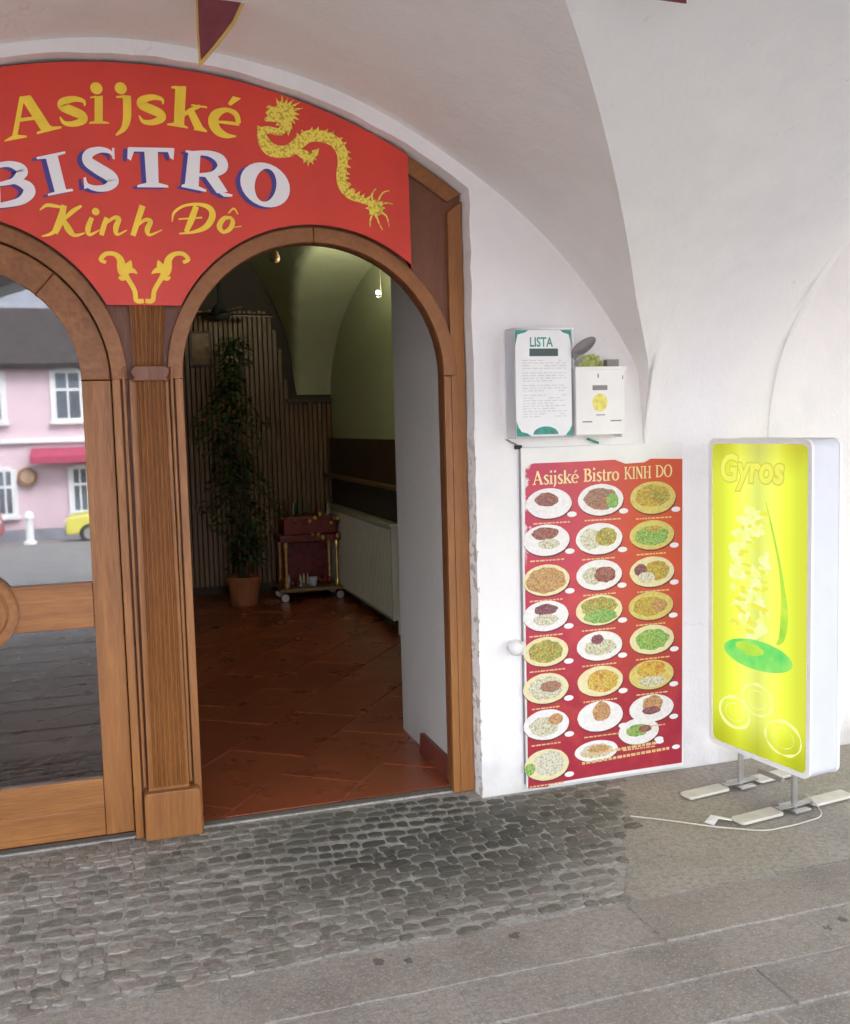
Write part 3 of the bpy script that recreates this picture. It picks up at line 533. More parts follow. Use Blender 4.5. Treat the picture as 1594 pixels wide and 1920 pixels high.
# ---------------------------------------------------------------- dining room behind the door
MB().box(2.05, 2.35, .96, 5.9, -.05, 4.3).obj('side_wall', M['greenwall'], bld)
MB().box(-2.75, -2.45, .96, 5.9, -.05, 4.3).obj('side_wall', M['greenwall'], bld)
MB().box(-2.45, 2.05, 5.55, 5.85, -.05, 4.3).obj('back_wall', M['darkwall'], bld)
MB().box(-2.75, 2.35, .96, 5.9, 4.301, 4.6).obj('room_roof', M['darkwall'], bld)
iv = MB(); G = []
NX, NY = 120, 110
for i in range(NX+1):
    x = -2.46+4.53*i/NX; a = 1.9+sqrt(max(0, 1.88**2-(x+.17)**2)) if abs(x+.17) < 1.88 else 0
    for j in range(NY+1):
        y = .95+4.62*j/NY; b = 1.74+1.07*sqrt(max(0, 1-((y-3.3)/2.27)**2))
        G.append((x, y, max(a, b)))
iv.add(G, [(i*(NY+1)+j, i*(NY+1)+j+1, (i+1)*(NY+1)+j+1, (i+1)*(NY+1)+j) for i in range(NX) for j in range(NY)])
iv.obj('room_vault', M['greenwall'], bld, smooth=True)
sl_ = MB(); x = .55
while x < 2.03:
    top = 2.55 if x < 1.62 else 1.76
    if x < 1.62: top = min(2.6, 1.86+sqrt(max(0, 1.78**2-(x+.17)**2)))
    sl_.box(x, x+.030, 5.51+random.uniform(0, .006), 5.545, .1, top+random.uniform(-.01, .01)); x += .044
sl_.obj('bamboo_slats', M['slat'], bld)['kind'] = 'stuff'
MB().box(1.62, 2.045, 5.47, 5.545, 1.765, 1.80).obj('slat_rail', M['darkwood'], bld)
MB().box(2.0, 2.045, 1.6, 5.46, 1.10, 1.43).obj('wall_board', M['darkwood'], bld)
MB().box(1.93, 2.045, 1.6, 5.46, 1.075, 1.098).obj('wall_ledge', M['slat'], bld)
MB().box(2.02, 2.046, 1.0, 5.5, .03, 1.07).obj('wainscot', M['darkwall'], bld)
# terracotta floor, square tiles laid diagonally
flo = struct(MB().box(-2.45, 2.05, .127, 5.55, -.06, .013).obj('floor', M['grout']))
TA = radians(54.0); TL, TW = .652, .387
def clip(P, f):
    o = []
    for a, b in zip(P, P[1:]+P[:1]):
        fa, fb = f(a), f(b)
        if fa >= 0: o.append(a)
        if (fa < 0) != (fb < 0):
            t = fa/(fa-fb); o.append((a[0]+(b[0]-a[0])*t, a[1]+(b[1]-a[1])*t))
    return o
tm = None
for i in range(-10, 16):
    for j in range(-16, 16):
        u_ = (i+.5+(.376 if j % 2 else 0))*TL; v_ = (j+.5)*TW; cx = .662+u_*cos(TA)+v_*sin(TA); cy = .528+u_*sin(TA)-v_*cos(TA)
        h = TL/2-.003; h2_ = TW/2-.003
        if not (-2.7 < cx < 2.3 and -.25 < cy < 5.8): continue
        if cy < .7 and not -1.5 < cx < 1.7: continue
        Q = [(cx+a*h*cos(TA)+b*h2_*sin(TA), cy+a*h*sin(TA)-b*h2_*cos(TA)) for a, b in ((-1,-1),(1,-1),(1,1),(-1,1))]
        Q = clip(Q, lambda p: p[1]-.125)
        Q = clip(Q, lambda p: 5.54-p[1]); Q = clip(Q, lambda p: 2.04-p[0]); Q = clip(Q, lambda p: p[0]+2.44)
        if cy < 1.2: Q = clip(Q, lambda p: 1.40-p[0])
        if len(Q) < 3: continue
        ar = abs(sum(Q[k][0]*Q[(k+1)%len(Q)][1]-Q[(k+1)%len(Q)][0]*Q[k][1] for k in range(len(Q))))/2
        if ar < .004: continue
        Z = .02+random.uniform(-.0015, .0015); m = len(Q)
        I = [(cx+(a-cx)*.985, cy+(b-cy)*.985) for a, b in Q]
        V = [(a-cx, b-cy, .0) for a, b in Q]+[(a-cx, b-cy, Z-.003) for a, b in Q]+[(a-cx, b-cy, Z) for a, b in I]
        a2 = sum(Q[k][0]*Q[(k+1)%m][1]-Q[(k+1)%m][0]*Q[k][1] for k in range(m))
        F = [(k, (k+1)%m, m+(k+1)%m, m+k) for k in range(m)]+[(m+k, m+(k+1)%m, 2*m+(k+1)%m, 2*m+k) for k in range(m)]+[tuple(range(2*m, 3*m))]
        if a2 < 0: F = [f[::-1] for f in F]
        t = mesh('floor_tile', V, F, M['tile'], flo); t.location = (cx, cy, 0)
MB().box(-1.06, 1.39, .114, .1265, -.02, .017).obj('threshold', M['darkwall'], flo)
MB().box(-1.06, 1.40, .1045, .1135, -.02, .0025).obj('mortar_strip', M['mortar'], flo)

# ---------------------------------------------------------------- the wooden doorway
dw = thing('wooden_doorway', 'brown varnished wooden double doorway with two round arches and a fluted post', 'doorway', (AX, .12, 0))
CR, CL, RO, ZS = AX+.641, AX-.641, .5145, 1.735      # arch centres, radius, springing
op = lambda c: [(c-RO, .0)]+arc(c, ZS, RO, pi, 0, 32)+[(c+RO, .0)]
P = [(x, z) for x, z in outer(0, 0)]
P[0] = (P[0][0], 0); P[-1] = (P[-1][0], 0)
full = P+op(CL)+op(CR)
MB().prism(full, .105, .16).obj('frame', M['woodp'], dw)
def border(w, y0, y1, nme, sides=(1, -1)):
    A = outer(0, 0); B = outer(-w, -w)
    A = A[1:-1]; B = B[1:-1]; n = len(A)
    h = n//2
    for sgn in sides:
        a, b = (A[:h+1], B[:h+1]) if sgn > 0 else (A[h:], B[h:])
        MB().prism(a+b[::-1], y0, y1).obj(nme, M['wooda'], dw, bevel=.003)
border(.060, .084, .1045, 'head_rail')
for s in (1, -1):
    e = AX+s*1.2465; i2 = AX+s*(.641+RO)
    topz = 2.43
    j = AX+s*(1.2465-.060)
    MB().prism([(i2, 0), (j-s*.001, 0), (j-s*.001, ZS-.001), (i2, ZS-.001)], .082, .1045).obj('jamb_strip', M['wood'], dw, bevel=.002)
    MB().prism([(j, 0), (e, 0), (e, topz-.002), (j, topz-.048)], .0815, .1045).obj('jamb', M['wood'], dw, bevel=.003)
for c in (CL, CR):
    for a0, a1 in ((0.002, pi/2-.002), (pi/2+.002, pi-.002)):
        MB().ring(c, ZS, RO, RO+.056, a0, a1, .080, .1045).obj('arch_moulding', M['wooda'], dw, bevel=.003)
for s in (1, -1):                       # inner door posts either side of the fluted pilaster
    i2 = AX+s*(.641-RO)
    MB().prism([(i2-s*.0, 0), (i2-s*.030, 0), (i2-s*.030, ZS+.03), (i2, ZS-.001)], .079, .1045).obj('door_post', M['wood'], dw, bevel=.004)
    MB().prism([(i2-s*.036, .2), (i2-s*.048, .2), (i2-s*.048, ZS+.05), (i2-s*.036, ZS+.04)], .070, .1045).obj('bead', M['wood'], dw, bevel=.004)
# pilaster with flutes
def shaft(z0, z1, x0, x1, x2, x3, y0, name):
    nf = 7; V = []; F = []; prof = []
    for k in range(nf):
        for t in range(8):
            u = (k+t/8)/nf; d = .0 if t in (0, 1) else .013*sin(pi*(t-1)/7)
            prof.append((u, d))
    prof.append((1, 0))
    for zz, a, b in ((z0, x0, x1), (z1, x2, x3)):
        V += [(a, .1045, zz)]+[(a+(b-a)*u, y0+d, zz) for u, d in prof]+[(b, .1045, zz)]
    n = len(V)//2
    F = [(i, i+1, n+i+1, n+i) for i in range(n-1)]
    return mesh(name, V, F, M['wood'], pil)
pil = MB().prism([(AX-.072, .17), (AX+.078, .17), (AX+.072, ZS+.0), (AX-.066, ZS+.0)], .062, .1045).obj('pilaster', M['wood'], dw, bevel=.002)
shaft(.20, ZS-.005, AX-.058, AX+.064, AX-.046, AX+.060, .046, 'fluted_shaft')
shaft(ZS+.045, 2.03, AX-.046, AX+.054, AX-.052, AX+.075, .060, 'fluted_shaft')
MB().prism([(AX-.060, ZS-.008), (AX+.076, ZS-.008), (AX+.066, ZS+.006), (AX+.076, ZS+.020), (AX+.076, ZS+.036), (AX+.062, ZS+.048), (AX-.046, ZS+.048), (AX-.060, ZS+.036), (AX-.060, ZS+.020), (AX-.050, ZS+.006)], .036, .1045).obj('capital', M['woodp'], pil, bevel=.004)
MB().prism([(AX-.092, 0.004), (AX+.118, 0.004), (AX+.116, .172), (AX+.108, .186), (AX-.082, .186), (AX-.090, .172)], .030, .1045).obj('plinth', M['wood'], pil, bevel=.004)
# glazed door leaf in the left arch
leaf = MB().prism([(CL+RO-.106, .026), (CL+RO-.004, .026), (CL+RO-.004, ZS-.001), (CL+RO-.106, ZS-.001)], .10, .15).obj('door_leaf', M['wood'], dw, bevel=.003)
MB().prism([(CL-RO+.106, .026), (CL-RO+.004, .026), (CL-RO+.004, ZS-.001), (CL-RO+.106, ZS-.001)], .10, .15).obj('stile', M['wood'], leaf, bevel=.003)
for a0, a1 in ((.003, pi*.27), (pi*.27+.004, pi/2-.002), (pi/2+.002, pi*.73-.004), (pi*.73, pi-.003)):
    MB().ring(CL, ZS, RO-.106, RO-.005, a0, a1, .1005, .15, 12).obj('arched_head', M['wooda'], leaf, bevel=.003)
MB().box(CL-RO+.107, CL+RO-.107, .102, .15, .823, .993).obj('middle_rail', M['woodx'], leaf, bevel=.004)
MB().box(CL-RO+.107, CL+RO-.107, .102, .15, .026, .246).obj('bottom_rail', M['woodx'], leaf, bevel=.004)
MB().box(CL-RO+.108, CL+RO-.108, .096, .1015, .05, .135).obj('kick_board', M['woodx'], leaf, bevel=.003)
rot = Matrix.Rotation(radians(90), 3, 'X')
MB().lathe([(.001,.0),(.100,.0),(.108,.006),(.116,0),(.140,.0),(.148,.006),(.150,-.02)], CL, .098, .908, 40, rot).obj('roundel', M['wooda'], leaf, smooth=False)
def pane(P): return MB().prism(P, .124, .128).obj('pane', M['glass'], leaf)
x0, x1 = CL-RO+.100, CL+RO-.100
pane([(x0, .99), (x1, .99), (x1, ZS)]+arc(CL, ZS, RO-.10, 0, pi, 32)[1:-1]+[(x0, ZS)])
pane([(x0, .24), (x1, .24), (x1, .83), (x0, .83)])

# ---------------------------------------------------------------- red sign
sg = thing('bistro_sign', 'red arched signboard with yellow and white lettering over the doorway', 'sign', (AX, .07, 2.0))
def ring_edge(c, r, a0, a1, n=28): return arc(c, ZS, r, a0, a1, n)
R = 2.12; hw = 1.018
aa = math.asin(hw/(R-.01))
top = arc(AX, 2.86-R, R-.008, pi/2-aa, pi/2+aa, 40)           # right to left
rr = RO+.062
def foot(c, sgn):    # arch-shaped lower edge between outer tip and centre tongue
    a_out = math.acos(min(1, (hw+.008-.641)/rr)); zt = 2.002
    a_in = pi-math.asin((zt-ZS)/rr)
    return a_out, a_in
ao, ai = foot(CR, 1)
low = [(AX-hw-.004, ZS+rr*sin(ao))]+[(2*AX-x, z) for x, z in arc(CR, ZS, rr, ao, ai, 24)]+arc(CR, ZS, rr, ai, ao, 24)+[(AX+hw+.004, ZS+rr*sin(ao)-.012)]
MB().prism(top+low, .054, .064).obj('board', M['signred'], sg, bevel=.0015)
MB().glyphs(bis, .0536, -.017, -.006).obj('shadow_lettering', M['signblue'], sg)
MB().glyphs(asij, .0534).obj('lettering', M['signyel'], sg)
MB().glyphs(bis, .0508).obj('lettering', M['signwhite'], sg)
MB().glyphs(kinh, .0534).obj('lettering', M['signyel'], sg)
MB().glyphs(orn, .0534).obj('scroll_ornament', M['signyel'], sg)
MB().glyphs(drag, .0534, step=.00006).obj('dragon_emblem', M['dragon'], sg)
MB().glyphs(drag, .0534, mir=AX-.13, step=.00006).obj('dragon_emblem', M['dragon'], sg)

# ---------------------------------------------------------------- cloth pennants under the vault
pn = thing('pennant', 'maroon pointed pennant with yellow edging hanging above the red sign', 'pennant', (.42, -.45, 2.9))
def cloth(name, P, y, m, parent, th=.003):
    V = [(x, y+.012*sin(x*18+z*5), z) for x, z in P]; n = len(P)
    V += [(x, y+.012*sin(x*18+z*5)+th, z) for x, z in P]
    return mesh(name, V, [tuple(range(n)), tuple(range(2*n-1, n-1, -1))]+[(i, (i+1)%n, n+(i+1)%n, n+i) for i in range(n)], m, parent)
cloth('cloth', [(.352, 2.915), (.350, 2.80), (.353, 2.712), (.40, 2.765), (.455, 2.835), (.495, 2.915)][::-1], -.45, M['maroon'], pn)
cloth('edging', [(.346, 2.915), (.344, 2.80), (.346, 2.692), (.358, 2.700), (.41, 2.762), (.468, 2.835), (.507, 2.915)][::-1], -.4465, M['gold'], pn)
b2 = thing('hanging_banner', 'brown banner of which only the lower hem shows above the white pier', 'banner', (1.38, -1.5, 2.74))
cloth('cloth', [(1.305, 2.574), (1.45, 2.582), (1.452, 2.80), (1.303, 2.80)], -1.5, M['maroon'], b2)
MB().box(1.302, 1.453, -1.502, -1.494, 2.73, 2.745).obj('rod', M['gold'], b2)

# ---------------------------------------------------------------- menu case and leaflet box on the wall
mc = thing('menu_case', 'clear framed menu case with green bordered price list beside the doorway', 'menu case', (1.675, -.05, 1.48))
MB().box(1.545, 1.808, -.012, -.001, 1.474, 1.912).obj('back_panel', M['whitep'], mc)
MB().box(1.556, 1.798, -.0945, -.093, 1.484, 1.902).obj('price_list', M['paperw'], mc)
q = MB()
for a in ((1.546, 1.5515, -.100, -.013, 1.476, 1.911), (1.8015, 1.807, -.100, -.013, 1.476, 1.911), (1.552, 1.801, -.100, -.013, 1.476, 1.481), (1.552, 1.801, -.100, -.013, 1.906, 1.911)): q.box(*a)
q.obj('case_rim', M['acrylic'], mc)
Y = -.0947
MB().flat([(1.556, 1.902), (1.556, 1.84), (1.561, 1.86), (1.567, 1.885), (1.60, 1.893), (1.612, 1.902)], Y).obj('corner_print', M['teal'], mc)
MB().flat([(1.798, 1.902), (1.798, 1.84), (1.794, 1.862), (1.787, 1.886), (1.765, 1.892), (1.75, 1.902)], Y).obj('corner_print', M['teal'], mc)
MB().flat([(1.556, 1.484), (1.62, 1.484), (1.60, 1.497), (1.578, 1.502), (1.566, 1.52), (1.556, 1.545)], Y).obj('corner_print', M['teal'], mc)
MB().flat([(1.798, 1.484), (1.770, 1.484), (1.778, 1.496), (1.786, 1.503), (1.798, 1.525)], Y).obj('corner_print', M['teal'], mc)
MB().flat(arc(1.682, 1.490, .052, 0, pi, 14)[0:1]+[(1.682+.055*cos(pi*i/14), 1.490+.032*sin(pi*i/14)) for i in range(15)], Y-.0001).obj('corner_print', M['teal'], mc)

q = MB(); text_flat(q, 'LISTA', 1.617, 1.838, .052, Y-.0002, .78, .0012); q.obj('heading', M['teal'], mc)
MB().flat([(1.616, 1.800), (1.740, 1.800), (1.740, 1.830), (1.616, 1.830)], Y-.0002).obj('heading_bar', M['darkprint'], mc)
q = MB(); z = 1.782
while z > 1.55:
    x = 1.585
    while x < 1.77:
        L = random.uniform(.01, .03); q.flat([(x, z), (min(x+L, 1.775), z), (min(x+L, 1.775), z+.0035), (x, z+.0035)], Y-.0002); x += L+.006
        if random.random() < .12: x += .06
    z -= random.choice((.0105, .0105, .018))
q.obj('price_lines', M['greyprint'], mc)['kind'] = 'stuff'

lb = thing('leaflet_box', 'white box with a round yellow logo and leaflets showing at its top', 'leaflet box', (1.925, -.05, 1.48))
q = MB()
q.box(1.814, 2.036, -.100, -.094, 1.482, 1.752).box(1.814, 1.820, -.093, -.001, 1.482, 1.752).box(2.030, 2.036, -.093, -.001, 1.482, 1.752).box(1.821, 2.029, -.093, -.001, 1.482, 1.488)
q.obj('box', M['whitep'], lb, bevel=.002)
MB().box(1.812, 2.040, -.104, -.093, 1.744, 1.757).obj('lip', M['whitep'], lb, bevel=.002)
MB().box(2.0405, 2.048, -.06, -.001, 1.47, 1.73).obj('side_bracket', M['whitep'], lb)
q = MB(); q.flat(ell(1.921, 1.612, .034, .036, 24), -.1004); q.obj('logo', M['ylogo'], lb)
for (a, b, c, d) in ((1.888, 1.955, 1.662, 1.682), (1.842, 1.885, 1.533, 1.538), (1.968, 2.018, 1.535, 1.540), (1.903, 1.943, 1.560, 1.564), (1.911, 1.917, 1.712, 1.728), (2.022, 2.027, 1.705, 1.72)):
    MB().flat([(a, c), (b, c), (b, d), (a, d)], -.1005).obj('print', M['greyp'], lb)
q = MB()
for k in range(7):
    x = 1.826+k*.014; hgt = 1.775+.035*sin(k*.55)+random.uniform(-.006, .006)
    q.add([(x, -.085+.006*k, 1.50), (x+.075, -.085+.006*k, 1.50), (x+.06, -.082+.006*k, hgt), (x+.01, -.082+.006*k, hgt-.008)], [(0,1,2,3)])
q.obj('leaflets', M['leaflet'], lb)
MB().box(1.968, 2.022, -.075, -.045, 1.60, 1.787).obj('card_stack', M['greyp'], lb)
ly = thing('oval_lid', 'grey oval dish tilted up beside the price list', 'dish', (1.85, -.07, 1.78))  # hinged oval lid above the leaflet box, modelled as a shallow dished disc
rl = Matrix.Rotation(radians(-35), 3, 'Y') @ Matrix.Rotation(radians(80), 3, 'X')
MB().lathe([(.0001,.004),(.030,.004),(.034,.012),(.038,.012),(.040,0),(.036,-.008),(.0001,-.010)], 0, 0, 0, 24).obj('bowl_shape', M['greyp'], ly, smooth=True)
lid = ly.children[0]; lid.matrix_parent_inverse = Matrix()
lid.matrix_basis = Matrix.Translation((0, -.03, .056)) @ Matrix.Rotation(radians(-35), 4, 'Y') @ Matrix.Diagonal((1.55, 1, .62, 1)) @ Matrix.Rotation(radians(78), 4, 'X')
MB().tube([(1.815, -.075, 1.79), (1.835, -.085, 1.815), (1.845, -.09, 1.822)], .010).obj('hinge', M['greyp'], ly)

# ---------------------------------------------------------------- dish poster
po = thing('dish_poster', 'tall red menu poster with rows of dish photographs on a white board', 'poster', (1.98, -.01, 0))
MB().box(1.606, 2.356, -.016, -.001, .012, 1.437).obj('backing_board', M['whitep'], po, bevel=.002)
def m_poster():
    q = N('poster_print'); g = q.n('NewGeometry'); s = q.n('SeparateXYZ', {0: g.outputs['Position']})
    fx = q.n('MapRange', {'Value': s.outputs[0], 'From Min': 1.75, 'From Max': 2.2}).outputs[0]; fz = q.n('MapRange', {'Value': s.outputs[2], 'From Min': .35, 'From Max': .9}).outputs[0]
    c = q.mix((.50, .035, .085), (.58, .085, .032), fx); c = q.mix((.36, .022, .045), c, fz)
    c = q.mix(c, (.62, .08, .05), q.math('MULTIPLY', q.noise(12, detail=4, lo=.5, hi=.75), .5))
    # bleached and scuffed along the left edge
    e = q.n('MapRange', {'Value': q.math('ADD', s.outputs[0], q.math('MULTIPLY', q.noise(30, detail=5), -.045)), 'From Min': 1.612, 'From Max': 1.598}).outputs[0]
    hi = q.n('MapRange', {'Value': s.outputs[2], 'From Min': .95, 'From Max': 1.05}).outputs[0]
    c = q.mix(c, (.75, .70, .71), q.math('MULTIPLY', e, hi))
    q.col(c).set(Roughness=.38); return q.m
PY = -.0185
P = [(1.612, .014), (1.70, .010), (1.72, .022), (2.0, .028), (2.345, .030), (2.350, .7), (2.353, 1.366), (2.20, 1.372), (2.17, 1.358), (2.08, 1.355), (2.03, 1.374), (1.85, 1.372), (1.66, 1.372), (1.625, 1.36), (1.614, 1.0)]
MB().prism(P, PY, -.0165).obj('paper', m_poster(), po)
# small serif face for the poster title: strokes (x, z, width) on a unit em, then the advance
SER = lambda x, z, w=.26: [(x-w/2, z, .06), (x+w/2, z, .06)]
def stem(x, z0=0, z1=.68, w=.13): return [[(x, z0, w), (x, z1, w)], SER(x, z0+.02), SER(x, z1-.02)]
def bowl_shape(cx, cz, rx, rz, a0=0, a1=2*pi, w0=.05, w1=.13, n=14):
    return [(cx+rx*cos(a0+(a1-a0)*i/n), cz+rz*sin(a0+(a1-a0)*i/n), w0+(w1-w0)*abs(cos(a0+(a1-a0)*i/n))) for i in range(n+1)]
es = [(.36, .38, .03), (.30, .45, .07), (.18, .46, .09), (.10, .36, .12), (.22, .24, .13), (.33, .13, .12), (.25, .02, .09), (.12, .02, .07), (.06, .12, .03)]
GLY = {'A': ([[(.08, .02, .06), (.31, .70, .06)], [(.30, .70, .14), (.56, .02, .14)], [(.17, .24, .05), (.45, .24, .05)], SER(.08, .02, .2), SER(.56, .02, .24)], .66),
 's': ([es], .40), 'i': ([[(.12, 0, .13), (.12, .46, .13)], SER(.12, .02), [(.03, .44, .05), (.12, .44, .05)], [(.12, .60, .13), (.12, .71, .13)]], .25),
 'j': ([[(.13, .46, .13), (.13, .0, .13), (.02, -.16, .04)], [(.04, .44, .05), (.13, .44, .05)], [(.13, .60, .13), (.13, .71, .13)]], .25),
 'k': ([[(.12, 0, .13), (.12, .70, .13)], SER(.12, .02), [(.18, .22, .06), (.42, .44, .06)], [(.24, .26, .12), (.46, .02, .12)], SER(.46, .02, .2), SER(.42, .45, .2)], .54),
 'e': ([bowl_shape(.24, .23, .19, .22, .1, 5.5), [(.08, .25, .05), (.42, .25, .05)]], .47),
 'B': (stem(.14)+[bowl_shape(.22, .52, .22, .15, -1.5, 1.5), bowl_shape(.24, .19, .26, .18, -1.5, 1.5)], .60), 't': ([[(.14, .60, .10), (.14, .08, .13), (.28, .02, .05)], [(.02, .44, .05), (.28, .44, .05)]], .31),
 'r': ([[(.12, 0, .13), (.12, .46, .13)], SER(.12, .02), [(.14, .30, .05), (.26, .45, .08), (.34, .40, .12)]], .38), 'o': ([bowl_shape(.24, .23, .19, .22)], .50),
 'K': (stem(.14)+[[(.22, .30, .06), (.55, .66, .06)], [(.30, .36, .14), (.60, .02, .14)], SER(.60, .02, .22), SER(.55, .66, .2)], .70), 'I': (stem(.15), .31),
 'N': ([[(.12, .0, .06), (.12, .68, .06)], [(.10, .68, .14), (.56, .0, .14)], [(.56, 0, .06), (.56, .68, .06)], SER(.12, .02, .2), SER(.56, .66, .2)], .70),
 'H': (stem(.14)+stem(.56)+[[(.14, .35, .05), (.56, .35, .05)]], .72), 'D': (stem(.14)+[bowl_shape(.20, .34, .42, .32, -1.5, 1.5)], .70), 'O': ([bowl_shape(.36, .34, .29, .33)], .74)}
def serif(body, x, z, size, y, sx=1.0):
    q = MB()
    for ch in body:
        if ch == ' ': x += .28*size*sx; continue
        st, adv = GLY['e' if ch == 'é' else ch]
        if ch == 'é': st = st+[[(.20, .54, .05), (.34, .68, .10)]]
        for S in st: y -= .00002; q.ribbon([(x+a*size*sx, z+b*size, w*size*sx) for a, b, w in S], y)
        x += adv*size*sx
    return q
CRL = plain('cream_lettering', (.80, .66, .34), .4)
for body, x, z, s_, k in (('Asijské', 1.655, 1.285, .078, .89), ('Bistro', 1.884, 1.288, .078, .87), ('KINH', 2.073, 1.290, .076, .70), ('DO', 2.222, 1.292, .076, .75)):
    serif(body, x, z, s_, PY-.0003, k).obj('title_lettering', CRL, po)
def food(name, a, b, c, sc=55):
    q = N(name); dn = q.n('TexNoise', {'Vector': q.pos(), 'Scale': 60.0, 'Detail': 3.0}); 
    dv = q.n('VectorMath', {0: dn.outputs['Color'], 'Scale': .03}, operation='SCALE'); av = q.n('VectorMath', {0: q.pos(), 1: dv.outputs[0]}, operation='ADD')
    v = q.n('TexVoronoi', {'Vector': av.outputs[0], 'Scale': float(sc)*1.5}, feature='SMOOTH_F1'); f = q.n('SeparateColor', {0: v.outputs['Color']})
    x = q.mix(a, b, q.n('MapRange', {'Value': f.outputs[0], 'From Min': .35, 'From Max': .65}).outputs[0]); x = q.mix(x, c, q.n('MapRange', {'Value': f.outputs[1], 'From Min': .55, 'From Max': .8}).outputs[0])
    x = q.mix(x, [t*.25 for t in a], q.math('MULTIPLY', q.noise(110, detail=5, lo=.45, hi=.7), .8)); x = q.mix(x, [min(1, t*1.5+.12) for t in b], q.math('MULTIPLY', q.noise(150, detail=3, lo=.55, hi=.7), .6))
    q.col(x).set(Roughness=.4); return q.m
WH = plain('plate_white', (.78, .76, .76), .35, .08, 60); CRM = plain('plate_cream', (.74, .66, .40), .35, .08, 60); YEL = plain('plate_yellow', (.62, .52, .16), .35, .15, 60)
FD = {'meat': food('meat_print', (.30,.10,.07), (.36,.16,.12), (.25,.07,.06)), 'mix': food('mixed_print', (.42,.22,.14), (.20,.17,.12), (.50,.12,.06), 90),
 'curry': food('curry_print', (.58,.42,.07), (.50,.30,.06), (.42,.38,.12)), 'veg': food('vegetable_print', (.30,.34,.08), (.55,.45,.10), (.55,.16,.05), 80),
 'rice': food('rice_print', (.70,.66,.52), (.60,.56,.40), (.40,.42,.20), 120), 'noodle': food('noodle_print', (.58,.36,.14), (.44,.20,.07), (.50,.34,.16), 100),
 'green': food('salad_print', (.20,.42,.10), (.32,.50,.14), (.5,.44,.12), 70), 'bun': food('bun_print', (.52,.27,.12), (.60,.36,.18), (.45,.22,.10), 40),
 'plum': food('beetroot_print', (.22,.06,.09), (.30,.12,.14), (.18,.10,.10), 80), 'egg': food('egg_print', (.64,.40,.06), (.66,.48,.12), (.58,.22,.05), 30), 'soup': food('cream_print', (.68,.64,.50), (.64,.60,.42), (.7,.66,.55), 40)}
KINDS = [(WH,[('meat',-.1,.25,.55,.5)]),(WH,[('mix',0,.05,.78,.75),('green',.5,-.1,.3,.5)]),(YEL,[('curry',0,.1,.82,.72),('veg',.25,.05,.4,.4)]),
 (WH,[('meat',-.05,.42,.62,.45),('rice',.1,-.25,.5,.35)]),(WH,[('soup',-.35,0,.5,.7),('veg',.3,.1,.5,.62)]),(YEL,[('green',0,-.05,.8,.7),('curry',.1,.4,.35,.25)]),
 (CRM,[('noodle',0,0,.92,.9)]),(WH,[('rice',-.25,0,.5,.62),('meat',.25,0,.5,.55)]),(CRM,[('curry',.2,.05,.6,.7),('plum',-.5,.15,.3,.45),('soup',-.25,-.35,.4,.4)]),
 (WH,[('plum',0,.4,.55,.4),('rice',0,-.25,.6,.4)]),(CRM,[('veg',0,.25,.85,.65),('green',.05,-.4,.75,.5)]),(YEL,[('curry',-.1,0,.75,.75),('noodle',.35,0,.4,.5)]),
 (CRM,[('veg',0,0,.85,.82)]),(WH,[('rice',.0,-.1,.75,.6),('plum',-.1,.45,.3,.35)]),(CRM,[('green',0,0,.82,.75)]),
 (CRM,[('rice',0,0,.85,.8),('mix',.2,.1,.5,.4)]),(CRM,[('egg',.1,0,.75,.8)]),(YEL,[('egg',0,.35,.7,.6),('rice',0,-.45,.65,.4)]),
 (WH,[('rice',-.1,-.1,.7,.7),('bun',.4,.3,.35,.4)]),(WH,[('bun',.05,.3,.42,.7)]),(WH,[('bun',.05,.3,.48,.65),('plum',.0,-.15,.45,.3)]),(WH,[('green',-.05,.1,.6,.5),('meat',.3,.15,.35,.3)]),
 (CRM,[('soup',.1,.05,.75,.85),('green',-.75,-.15,.25,.4)]),(WH,[('rice',0,0,.8,.72),('noodle',.1,.15,.5,.4)])]
RIM = plain('plate_shadow', (.16, .03, .03), .5)
shade = MB()
for i, ((cx, cz, rx, rz), (pm, fs)) in enumerate(zip(PLATES, KINDS)):
    k = .0009 if i == 21 else 0
    pl = MB().flat(ell(cx, cz, rx*.985, rz*.985, 28, .02), PY-.0006-k).obj('plate_picture', pm, po)
    MB().flat(ell(cx+.003, cz-.006, rx, rz, 24), PY-.0002-k*.8).obj('plate_edge', RIM, pl)
    for j, (f, ox, oz, sx, sz) in enumerate(fs):
        MB().flat(ell(cx+ox*rx, cz+oz*rz, rx*sx*.92, rz*sz*.92, 22, .16), PY-.0009-k-.0002*j).obj('food_picture', FD[f], pl)
cp = MB()
for i, (cx, cz, rx, rz) in enumerate(PLATES):
    if i == 23: continue
    MB().flat(ell(cx+rx*.98, cz-rz*.78, .022, .0115, 14), PY-.0024-.00003*i).obj('price_spot', M['paperw'], po)
    x = cx-rx*random.uniform(.6, .8); zz = cz-rz-.020
    while x < cx+rx*random.uniform(.5, .9):
        L = random.uniform(.008, .022); cp.flat([(x, zz), (x+L, zz), (x+L, zz+.006), (x, zz+.006)], PY-.0017); x += L+.004
for r in (0, 1):
    x = 1.86
    while x < 2.20+.08*r:
        L = random.uniform(.010, .026); zz = .118-.034*r+(x-1.86)*.035; cp.flat([(x, zz), (x+L, zz), (x+L, zz+.012), (x, zz+.012)], PY-.0017); x += L+.005
    MB().flat(ell(2.235+.08*r, .140-.034*r, .020, .010, 14), PY-.0018).obj('price_spot', M['paperw'], po)
cp.obj('captions', plain('caption_print', (.70, .48, .22), .5), po)['kind'] = 'stuff'
